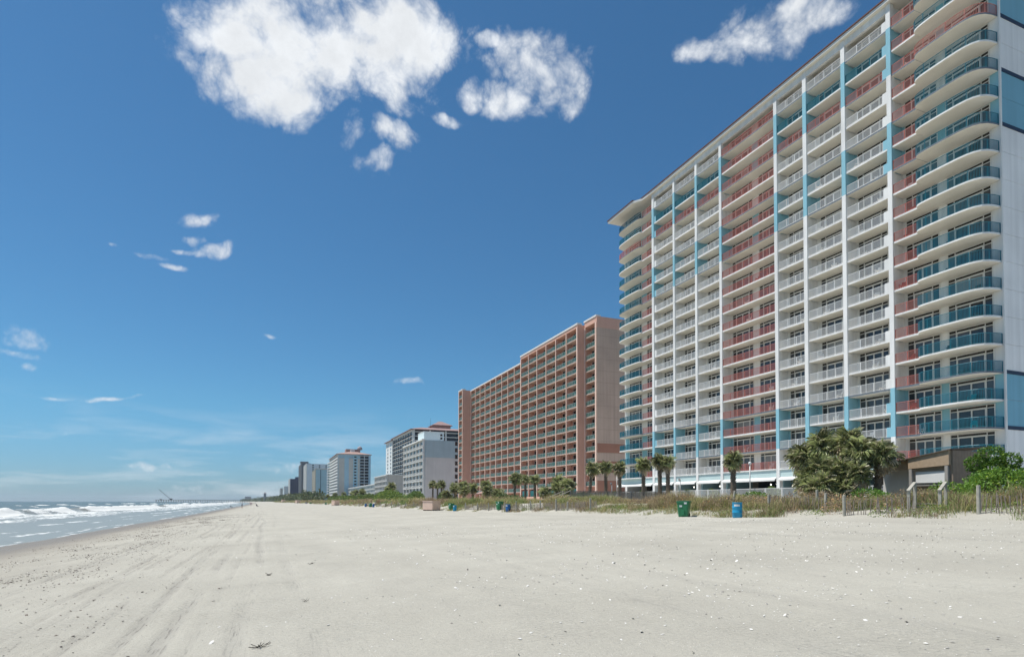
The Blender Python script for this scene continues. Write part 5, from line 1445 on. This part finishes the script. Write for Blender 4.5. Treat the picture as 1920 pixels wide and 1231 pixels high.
# sand fences of posts and split pickets
WOODG = mat('weathered_wood', (0.30, 0.275, 0.24), 0.9, 0.3, 5, 0.4, 18)
WOODL = mat('pale_post', (0.40, 0.38, 0.32), 0.9, 0.25, 4, 0.3, 18)
def post_mesh(h, r=.075): return MB().tube((0, 0, -.4), (0, 0, h - .02), r * 1.06, r, 8).tube((0, 0, h - .02), (0, 0, h), r, r * .8, 8).mesh('post', WOODL)
PM = {h: post_mesh(h) for h in (.9, 1.05, 1.2)}
SL = MB().box(-.006, .006, -.018, .018, -.1, .92).mesh('picket', mat('picket_wood', (0.24, 0.205, 0.175), 0.9, 0.35, 5))
def sand_fence(label, pts, posts=None, pickets=True, joined=False, gap=.095):
    x0, y0 = pts[0]
    T = top('sand_fence', None, (x0, y0, gz(x0, y0))); tag(T, label, 'fence', 'sand fences along the dune foot')
    o = Vector((x0, y0, gz(x0, y0))); r = random.Random(int(y0 * 10))
    J = MB()
    for (a, b) in zip(pts, pts[1:]):
        a = Vector(a); b = Vector(b); L = (b - a).length; n = int(L / gap)
        for i in range(n if pickets else 0):
            p = a.lerp(b, (i + .5) / n); z = gz(p.x, p.y)
            ang = math.atan2(b.y - a.y, b.x - a.x) - math.pi / 2
            if r.random() < .3: continue
            if joined:
                t = r.uniform(-.06, .06)
                J.box(p.x - o.x - .006, p.x - o.x + .006, p.y - o.y - .03, p.y - o.y + .03, z - o.z - .1, z - o.z + r.uniform(.6, .85))
            else:
                part('picket', SL, T, (p.x - o.x, p.y - o.y, z - o.z - r.uniform(.05, .22)), (r.uniform(-.12, .12), r.uniform(-.06, .06), ang))
    if joined: tag(part('pickets', J.mesh('pickets', MATS['picket_wood']), T), kind='stuff')
    for (px, py, h, lx, ly) in (posts or []):
        part('post', PM[h], T, (px - o.x, py - o.y, gz(px, py) - o.z), (ly, lx, 0))
    for hh in ((.35, .75) if pickets else ()):
        w = MB()
        for (a, b) in zip(pts, pts[1:]):
            w.tube((a[0] - o.x, a[1] - o.y, gz(*a) - o.z + hh), (b[0] - o.x, b[1] - o.y, gz(*b) - o.z + hh), .006, n=3)
        part('wire', w.mesh('wire', mat('wire', (.12, .11, .10), .6)), T)
sand_fence('picket sand fence running off the right edge of the picture', [(27.5, 15.7), (27.7, 12.4), (28.0, 9.2)], [(27.5, 15.7, 1.2, 0, 0), (28.0, 9.4, 1.05, .03, 0)])
sand_fence('short picket sand fence starting at the thick pale post below the big palms', [(27.0, 21.6), (27.7, 18.6)], [(27.0, 21.6, 1.05, -.06, .04)])
sand_fence('sand fence with two pale posts at the left foot of the big palms', [(29.2, 28.7), (29.0, 24.4)], [(29.0, 24.4, 1.05, .05, 0), (30.0, 25.8, 1.05, 0, 0), (29.2, 28.7, .9, 0, 0)])
sand_fence('leaning picket sand fence behind the light blue drum', [(29.4, 32.2), (30.4, 36.4)], [(29.5, 32.2, 1.2, .12, .05)])
sand_fence('long sand fence with pale posts below the boardwalk', [(27.3, 46.5), (27.1, 60), (27.2, 72), (27.0, 86)], [(27.0, 47.5, 1.2, 0, 0), (27.0, 52.0, .9, 0, .06), (27.0, 54.5, 1.2, 0, -.02), (27.1, 58.6, 1.05, 0, 0), (27, 61, 1.05, 0, 0), (27, 65.2, 1.2, 0, 0), (27, 69, 1.05, 0, .03), (27, 74.9, 1.05, 0, 0), (27, 79.5, 1.05, .02, 0), (27, 85, 1.05, 0, 0)], True, True, .13)
sand_fence('distant sand fence beyond the pink storage box', [(27.0, 104), (26.8, 130), (26.6, 160), (26.5, 200)], [(27, 104 + 8 * i, 1.05, 0, 0) for i in range(12)], True, True, .22)

# wooden beach access with slanting hand rails
def access(label, x, y, run, rise, rz=0):
    z = gz(x, y)
    T = top('access_steps', None, (x, y, z), (0, 0, rz)); tag(T, label, 'steps')
    for s in (-.62, .62):
        part('post', MB().box(-.06, .06, s - .06, s + .06, -.4, .98).mesh('post', WOODL), T)
        part('post', MB().box(run - .06, run + .06, s - .06, s + .06, -.4, .95 + rise).mesh('post', WOODL), T)
        b = MB(); b.face([(-.1, s - .07, 0.98), (run, s - .07, 0.98 + rise), (run, s + .07, 0.98 + rise), (-.1, s + .07, 0.98)]); b.face([(-.1, s - .07, 0.92), (-.1, s + .07, 0.92), (run, s + .07, 0.92 + rise), (run, s - .07, 0.92 + rise)])
        b.face([(-.1, s - .07, 0.92), (run, s - .07, 0.92 + rise), (run, s - .07, 0.98 + rise), (-.1, s - .07, 0.98)]); b.face([(-.1, s + .07, 0.92), (-.1, s + .07, 0.98), (run, s + .07, 0.98 + rise), (run, s + .07, 0.92 + rise)])
        part('handrail', b.mesh('handrail', WOODL), T)
    n = max(3, int(run / .5))
    for i in range(n):
        t = (i + .5) / n
        part('tread', MB().box(run * t - .16, run * t + .16, -.55, .55, rise * t - .02, rise * t + .02).mesh('tread', WOODG), T)
access('weathered wooden access steps with slanting hand rails in the right dune scrub', 28.2, 18.4, 0.9, 0.42, R(18))

def boardwalk():
    x0, x1, y, zd = 36.2, 51.5, 70.0, 2.05
    T = top('boardwalk', None, (x0, y, zd)); tag(T, 'grey plank boardwalk with picket sides leading from hotel to beach', 'boardwalk')
    L = x1 - x0
    plank = MB().box(-.065, .065, -.9, .9, -.04, 0).mesh('plank', WOODG)
    for i in range(int(L / .14)): part('plank', plank, T, (.07 + i * .14, 0, 0))
    bd = MB().box(-.055, .055, -.012, .012, -.25, .98).mesh('side_board', WOODG)
    for i in range(int(L / .145)):
        part('side_board', bd, T, (.07 + i * .145, -.93, random.uniform(-.03, .03)))
    pst = MB().box(-.06, .06, -.06, .06, -1.6, 1.06).mesh('post', WOODG)
    for i in range(9):
        for s in (-1.01, 1.01): part('post', pst, T, (.05 + i * (L - .1) / 8, s, 0))
    for s in (-.98, .98): part('handrail', MB().box(0, L, s - .07, s + .07, 1.061, 1.10).mesh('handrail', WOODG), T)
    # stairs down to the sand
    run, rise = 3.0, 1.15
    for i in range(7):
        t = (i + .5) / 7
        part('tread', MB().box(-run * t - .17, -run * t + .17, -.85, .85, -rise * t - .03, -rise * t + .01).mesh('tread', WOODG), T)
    for s in (-.95, .95):
        part('handrail', MB().tube((0, s, 1.08), (-run, s, 1.08 - rise), .055, n=6).mesh('handrail', WOODL), T)
        part('handrail', MB().tube((0, s, .55), (-run, s, .55 - rise), .045, n=6).mesh('handrail', WOODL), T)
        part('post', MB().box(-run - .06, -run + .06, s - .06, s + .06, -rise - .6, 1.1 - rise).mesh('post', WOODL), T)
boardwalk()

def white_fence():
    x, y0, y1, h = 52.0, 23.0, 104.0, 1.12
    T = top('white_fence', None, (x, y0, GZ)); tag(T, 'long white picket railing along the pool deck before the tower', 'fence')
    m = mat('fence_white', (.74, .74, .72), .5, .05)
    n = 34; w = (y1 - y0) / n
    b = MB(); b.box(-.03, .03, .05, w - .05, h - .09, h - .02); b.box(-.03, .03, .05, w - .05, .08, .14)
    k = int(w / .13)
    for i in range(1, k): b.box(-.012, .012, i * w / k - .017, i * w / k + .017, .14, h - .09)
    pn = b.mesh('picket_panel', m); ps = MB().box(-.05, .05, -.05, .05, 0, h + .04).mesh('post', m)
    for i in range(n):
        part('picket_panel', pn, T, (0, i * w, .03)); part('post', ps, T, (0, i * w, 0))
    part('post', ps, T, (0, n * w, 0))
    D = top('pool_deck', MB().box(51.8, 140, -60, 300, 1.3, GZ).mesh('pool_deck', mat('deck_concrete', (.52, .51, .48), .85, .1, .4)), (0, 0, 0)); tag(D, 'pale concrete pool deck with added pavement around the hotels that bounces light', kind='structure')  # deck extended as pale pavement, added to bounce light onto the tower gable
white_fence()

def lamp_post(label, x, y, ztop, style):
    z = GZ if x > 51 else gz(x, y); h = ztop - z
    T = top('lamp_post', None, (x, y, z)); tag(T, label, 'lamp post', 'white lamp posts along the pool deck')
    m = mat('lamp_white', (.75, .74, .70), .5, .05)
    part('base', MB().lathe([(.28, 0), (.28, .1), (.2, .6), (.1, .75)], 10).mesh('base', m, True), T)
    part('pole', MB().tube((0, 0, .7), (0, 0, h - .35), .075, .06, 8).mesh('pole', m, True), T)
    if style == 'globe':
        part('lamp_head', MB().lathe([(.05, h - .36), (.16, h - .3), (.18, h - .15), (.1, h - .02), (.03, h)], 10).mesh('lamp_head', mat('frosted_globe', (.8, .8, .78), .3, .02), True), T)
    else:
        part('lamp_head', MB().tube((0, 0, h - .3), (-.05, 0, h - .2), .07, n=6).tube((-.05, .0, h - .2), (-.3, -.2, h - .05), .12, .16, 8).mesh('lamp_head', mat('grey_flood', (.2, .2, .2), .5)), T)
lamp_post('tall white lamp post with a globe before the wide coral bay', 51.5, 53.4, 6.4, 'globe')
lamp_post('shorter white post with a grey floodlight before the tower', 51.9, 66.6, 4.85, 'flood')
lamp_post('white globe lamp post by the rounded far corner of tower', 51.6, 82.2, 6.6, 'globe')
lamp_post('plain white post next to the globe lamp at far corner', 51.4, 83.4, 4.8, 'flood')
lamp_post('white post in front of the peach hotel gable', 51.3, 90, 4.9, 'flood')
lamp_post('globe lamp post among the palms by the boardwalk', 50.0, 98.4, 6.4, 'globe')

def pavilion():
    z = 2.0
    T = top('beach_pavilion', None, (46, 28.2, z)); tag(T, 'brown shingled beach pavilion with a sloping roof beside the big palms', 'pavilion')
    br = mat('brown_shingle', (.44, .33, .225), .85, .15, 4, .3, 20); dkb = mat('shaded_brown_board', (.31, .24, .18), .9, .15, 3)  # side boards are a darker brown, the shade on that wall painted in
    g = mat('pavilion_post', (.36, .34, .31), .9, .15)
    # local: x inland, y along the beach away from the camera.  seaward fascia tapers with the roof
    f = MB()
    f.prism([(0, 0), (0, 5.4), (4.2, 5.4), (4.2, 0)], 0, .05, 0)
    fa = MB(); fa.v = [(0, 0, 2.45), (0, 3.0, 2.30), (0, 3.0, 3.06), (0, 0, 3.55), (.25, 0, 2.45), (.25, 3.0, 2.30), (.25, 3.0, 3.06), (.25, 0, 3.55)]
    fa.f = [(0, 3, 2, 1), (4, 5, 6, 7), (0, 1, 5, 4), (2, 3, 7, 6), (1, 2, 6, 5), (0, 4, 7, 3)]; fa.m = [0] * 6
    part('fascia', fa.mesh('fascia', br), T)
    fb = MB(); fb.v = [(.6, 3.01, 2.3), (.6, 6.2, 2.35), (.6, 6.2, 2.72), (.6, 3.01, 3.05), (.8, 3.01, 2.3), (.8, 6.2, 2.35), (.8, 6.2, 2.72), (.8, 3.01, 3.05)]; fb.f = fa.f; fb.m = [0] * 6
    part('lower_fascia', fb.mesh('lower_fascia', br), T)
    part('side_wall', MB().box(.26, 4.4, -.10, 0.05, .02, 3.54).mesh('side_wall', dkb), T)
    for i in range(12): part('board', MB().box(.28 + i * .343, .60 + i * .343, -.125, -.101, .05, 3.52).mesh('board', dkb), T)
    rf = MB(); rf.v = [(-.12, -.15, 3.56), (4.5, -.15, 3.9), (4.5, 6.3, 2.95), (-.12, 3.05, 3.07), (.5, 6.3, 2.75), (-.12, -.15, 3.62), (4.5, -.15, 3.96), (4.5, 6.3, 3.01), (-.12, 3.05, 3.13), (.5, 6.3, 2.81)]
    rf.f = [(0, 3, 4, 2, 1), (5, 6, 7, 9, 8), (0, 1, 6, 5), (1, 2, 7, 6), (2, 4, 9, 7), (4, 3, 8, 9), (3, 0, 5, 8)]; rf.m = [0] * 7
    part('roof', rf.mesh('roof', mat('pavilion_roof', (.17, .13, .10), .9, .15)), T)
    for (px, py, hh) in ((.12, .2, 2.42), (.12, 2.85, 2.28), (.7, 6.0, 2.33)): part('post', MB().box(px - .11, px + .11, py - .11, py + .11, -.3, hh).mesh('post', g), T)
    part('counter', MB().box(.1, .5, .32, 2.7, .4, .95).mesh('counter', mat('counter_brick', (.26, .16, .12), .9, .2)), T)
    part('counter_top', MB().box(-.05, .55, .32, 2.7, .951, 1.02).mesh('counter_top', g), T)
    part('shutter', MB().box(.2, .27, .42, 2.55, 1.2, 2.05).mesh('shutter', mat('shutter_white', (.75, .75, .73), .5, .04)), T)
    part('rear_wall', MB().box(1.5, 1.68, .06, 6.1, .02, 2.75).mesh('rear_wall', mat('pavilion_grey', (.62, .61, .58), .9, .1)), T)
pavilion()

def patio_umbrella():
    x, y = 48.0, 137.0; z = gz(x, y)
    T = top('patio_umbrella', None, (x, y, z)); tag(T, 'faded pink patio umbrella among the palms before the peach hotel', 'umbrella')
    part('pole', MB().tube((0, 0, 0), (0, 0, 2.75), .03, n=6).mesh('pole', WOODG), T)
    m = mat('umbrella_cloth', (.38, .24, .21), .85, .1)
    for i in range(8):
        a0, a1 = R(45 * i), R(45 * (i + 1)); r = 1.9; b = MB()
        b.face([(0, 0, 2.8), (r * math.cos(a0), r * math.sin(a0), 2.15), (r * math.cos(a1), r * math.sin(a1), 2.15)])
        b.face([(r * math.cos(a0), r * math.sin(a0), 2.15), (r * math.cos(a0), r * math.sin(a0), 1.95), (r * math.cos(a1), r * math.sin(a1), 1.95), (r * math.cos(a1), r * math.sin(a1), 2.15)])
        part('canopy_panel', b.mesh('canopy_panel', m), T)
patio_umbrella()

# ------------------------------------------------------------------ people far along the beach
def body_material(name, skin, shirt, legs, hair):
    mt = bpy.data.materials.new(name); mt.use_nodes = True
    N, L = mt.node_tree.nodes, mt.node_tree.links
    tc = N.new('ShaderNodeTexCoord'); sp = N.new('ShaderNodeSeparateXYZ'); L.new(tc.outputs['Object'], sp.inputs[0])
    cr = N.new('ShaderNodeValToRGB'); cr.color_ramp.interpolation = 'CONSTANT'
    dv = N.new('ShaderNodeMath'); dv.operation = 'DIVIDE'; dv.inputs[1].default_value = 1.8; L.new(sp.outputs['Z'], dv.inputs[0]); L.new(dv.outputs[0], cr.inputs['Fac'])
    e = cr.color_ramp.elements
    e[0].position = 0; e[0].color = skin + (1,)
    e[1].position = .28; e[1].color = legs + (1,)
    for p, c in ((.52, shirt), (.82, skin), (.94, hair)):
        x = e.new(p); x.color = c + (1,)
    L.new(cr.outputs['Color'], N['Principled BSDF'].inputs['Base Color']); N['Principled BSDF'].inputs['Roughness'].default_value = .8
    return mt
def person(label, x, y, rz, mtl, stride=.18):
    pts = [((0, 0, .95), .13), ((0, 0, 1.15), .12), ((0, 0, 1.38), .145), ((0, 0, 1.5), .06), ((.02, 0, 1.60), .095), ((.01, 0, 1.72), .075),
           ((0, .19, 1.40), .06), ((-.05, .25, 1.13), .045), ((.06, .26, .9), .035), ((.09, .26, .8), .035),
           ((0, -.19, 1.40), .06), ((.05, -.25, 1.13), .045), ((.12, -.25, .9), .035), ((.15, -.25, .8), .035),
           ((0, .09, .88), .10), ((stride * .6, .1, .48), .07), ((stride * .7, .1, .08), .045), ((stride * .7 + .16, .11, .03), .035),
           ((0, -.09, .88), .10), ((-stride * .1, -.1, .48), .07), ((-stride, -.1, .09), .045), ((-stride + .16, -.11, .03), .035)]
    ed = [(0, 1), (1, 2), (2, 3), (3, 4), (4, 5), (2, 6), (6, 7), (7, 8), (8, 9), (2, 10), (10, 11), (11, 12), (12, 13), (0, 14), (14, 15), (15, 16), (16, 17), (0, 18), (18, 19), (19, 20), (20, 21)]
    me = bpy.data.meshes.new('person'); me.from_pydata([p for p, _ in pts], ed, []); me.materials.append(mtl)
    o = top('person', me, (x, y, gz(x, y)), (0, 0, rz)); tag(o, label, 'person', 'people on the beach')
    sk = o.modifiers.new('skin', 'SKIN')
    lay = me.skin_vertices[0].data if me.skin_vertices else None
    if lay is None:
        me.attributes  # pragma: no cover
    else:
        for i, (_, r) in enumerate(pts): lay[i].radius = (r, r); lay[i].use_root = (i == 0)
    o.modifiers.new('sub', 'SUBSURF').levels = 1
    o.modifiers['sub'].render_levels = 1
    return o
sk = (.42, .27, .19)
person('person in dark clothes walking near the tide line', -8.7, 210.8, R(200), body_material('clothes_dark', sk, (.05, .05, .08), (.06, .06, .09), (.04, .03, .02)))
person('person in a pink top further along near the water', -9.5, 330, R(120), body_material('clothes_pink', sk, (.55, .25, .25), (.35, .3, .28), (.08, .05, .03)))
person('person in white far along the beach by the pier line', -12, 520, R(60), body_material('clothes_white', sk, (.6, .6, .6), (.1, .12, .2), (.05, .04, .03)))
def beach_chair(label, x, y, rz, col):
    T = top('beach_chair', None, (x, y, gz(x, y)), (0, 0, rz)); tag(T, label, 'beach chair', 'beach chairs on the sand')
    fab = mat('chair_fabric_' + label[:6], col, .8, .1); al = mat('chair_tube', (.3, .3, .3), .4, .05)
    b = MB(); b.face([(-.3, -.32, .34), (.3, -.32, .26), (.3, .32, .26), (-.3, .32, .34)]); part('seat', b.mesh('seat', fab), T)
    b = MB(); b.face([(.3, -.32, .26), (.75, -.32, .95), (.75, .32, .95), (.3, .32, .26)]); part('backrest', b.mesh('backrest', fab), T)
    for s in (-.33, .33): part('frame', MB().tube((-.3, s, 0), (-.3, s, .36), .02, n=5).tube((-.3, s, .34), (.3, s, .26), .02, n=5).tube((.3, s, .26), (.76, s, .97), .02, n=5).tube((.45, s, .5), (.55, s, 0), .02, n=5).mesh('frame', al), T)
beach_chair('dark folding beach chair on the dry sand near the walker', -4.0, 215.6, R(150), (.03, .03, .05))
beach_chair('dark reclining beach chair by the water left of the walker', -14.5, 262, R(200), (.05, .05, .05))
beach_chair('second dark beach chair beside the reclining one by water', -14.2, 264.5, R(190), (.06, .045, .04))

# ------------------------------------------------------------------ shells and wrack on the sand
def flakes(name, label, n, area, size, cols, seed, clump=None, flat=.25):
    g = np.random.RandomState(seed)
    s, y = area(g, n)
    x = s + coast(y); n = len(x)
    h, _ = ruts(s, y)
    z = ground_z(x, y) + h + .002
    k = 6
    an = np.linspace(0, 2 * np.pi, k, endpoint=False)[None, :] + g.uniform(0, 6.28, (n, 1))
    sz = size(g, n, y)[:, None]
    asp = g.uniform(.35, .9, (n, 1)); rot = g.uniform(0, 6.28, (n, 1))
    rx, ry = np.cos(an) * sz * g.uniform(.7, 1.1, (n, k)), np.sin(an) * sz * asp * g.uniform(.7, 1.1, (n, k))
    X = x[:, None] + rx * np.cos(rot) - ry * np.sin(rot); Y = y[:, None] + rx * np.sin(rot) + ry * np.cos(rot)
    tx, ty = g.normal(size=(n, 1)) * flat, g.normal(size=(n, 1)) * flat
    Z = z[:, None] + tx * rx + ty * ry + np.abs(tx) * sz * .6
    apex = np.stack([x, y, z + sz[:, 0] * .30 + np.abs(tx[:, 0]) * sz[:, 0] * .5], 1)
    V = np.concatenate([np.stack([X, Y, Z], -1), apex[:, None, :]], 1).reshape(-1, 3)
    b = np.arange(n)[:, None] * (k + 1)
    F_ = np.concatenate([np.concatenate([b + i, b + (i + 1) % k, b + k], 1) for i in range(k)], 0)
    ci = g.choice(len(cols), n, p=[c[1] for c in cols]); C = np.array([c[0] for c in cols])[ci] * g.uniform(.75, 1.2, (n, 1))
    me = numpy_mesh(name, V, F_, mat(name, (.5, .5, .5), .6, 0, attr='tint', spec=.3), False, {'tint': np.repeat(C, k + 1, 0)}, 3)
    tag(put(name, me), label, None, None, 'stuff')
def area_shell(g, n):
    y = 3.2 + 32 * g.rand(n) ** 1.5; s = g.uniform(-1, 25, n)
    dn = fbm(s / 2.5, y / 2.5, 3) * .7 + fbm(s / .5 + 9, y / .5, 2) * .3
    k = g.rand(n) < np.clip((dn - .36) * 3.2, .02, 1) * np.interp(s, [-1, 2.5, 5, 25], [.12, .35, 1, .9])
    return s[k], y[k]
flakes('shell_fragments', 'scattered white and grey shell fragments on the near sand', 42000, area_shell, lambda g, n, y: (.005 + .026 * g.rand(n) ** 4) * (1 + y / 70), [((.78, .76, .71), .70), ((.34, .32, .29), .22), ((.10, .09, .08), .08)], 5)
def area_wrack(g, n):
    y = 6 + 90 * g.rand(n) ** 1.6; s = -6.8 + g.normal(size=n) * 2.0 + 1.2 * (fbm(y / 8, y * 0 + 3, 3) - .5)
    dn = fbm(s / .9, y / 2.2, 3); k = g.rand(n) < np.clip((dn - .40) * 4, 0.02, 1)
    return s[k], y[k]
flakes('wrack_line', 'dark band of seaweed scraps and shell bits along the tide line', 36000, area_wrack, lambda g, n, y: (.007 + .024 * g.rand(n) ** 3) * (1 + y / 70), [((.10, .075, .055), .6), ((.055, .05, .045), .22), ((.5, .47, .42), .18)], 6)
def area_twig(g, n):
    y = 5 + 45 * g.rand(n) ** 1.4
    c = np.array([r[0] for r in RUTS[:10]])[g.randint(0, 10, n)]
    s = c + g.normal(size=n) * .16
    k = g.rand(n) < np.clip((fbm(s * 0 + c * 3, y / 2.2, 3) - .42) * 4, 0, 1)
    return s[k], y[k]
flakes('track_debris', 'small dark scraps lying in the tyre tracks', 2600, area_twig, lambda g, n, y: .008 + .022 * g.rand(n) ** 3, [((.07, .06, .05), .7), ((.16, .13, .10), .3)], 8)
def seaweed(label, x, y, L, seed):
    r = random.Random(seed); b = MB(); z = gz(x, y)
    for k in range(9):
        p = Vector((r.uniform(-.3, .3) * L, r.uniform(-.12, .12) * L, .01)); a = r.uniform(-.5, .5) + (math.pi if r.random() < .5 else 0)
        for i in range(4):
            q = p + Vector((math.cos(a) * L * .16, math.sin(a) * L * .16, r.uniform(-.004, .018))); q.z = max(.004, q.z)
            b.tube(p, q, .026 * L, .018 * L, 5); p = q; a += r.uniform(-.7, .7)
    o = top('seaweed_clump', b.mesh('seaweed_clump', mat('seaweed', (.045, .035, .025), .6, .2)), (x, y, z), (0, 0, r.uniform(.2, .9))); tag(o, label, 'seaweed', 'seaweed clumps on the sand')
seaweed('largest dark seaweed clump at the bottom edge, left of centre', -0.1, 7.55, .17, 1)
seaweed('small seaweed strand above the big clump, near the tracks', -0.05, 14.8, .15, 2)
seaweed('thin dark strand on smooth sand right of the tracks', 0.55, 10.6, .09, 3)
seaweed('upper of the small strands right of the tracks', 1.0, 16.8, .13, 4)
seaweed('small dark lump alone on the damp sand further up the beach', -4.6, 67.6, .4, 5)

# ------------------------------------------------------------------ sea air
def haze():
    b = MB().box(-11500, 3200, -9000, 10500, -10.5, 78)
    mt = bpy.data.materials.new('haze'); mt.use_nodes = True
    N, L = mt.node_tree.nodes, mt.node_tree.links
    N.remove(N['Principled BSDF'])
    v = N.new('ShaderNodeVolumePrincipled')
    v.inputs['Color'].default_value = (0.80, 0.90, 1.0, 1)
    v.inputs['Density'].default_value = 0.00007
    v.inputs['Anisotropy'].default_value = 0.2
    L.new(v.outputs['Volume'], N['Material Output'].inputs['Volume'])
    tag(put('haze', b.mesh('haze', mt)), 'thin blue sea haze over the whole beach', None, None, 'stuff')
haze()
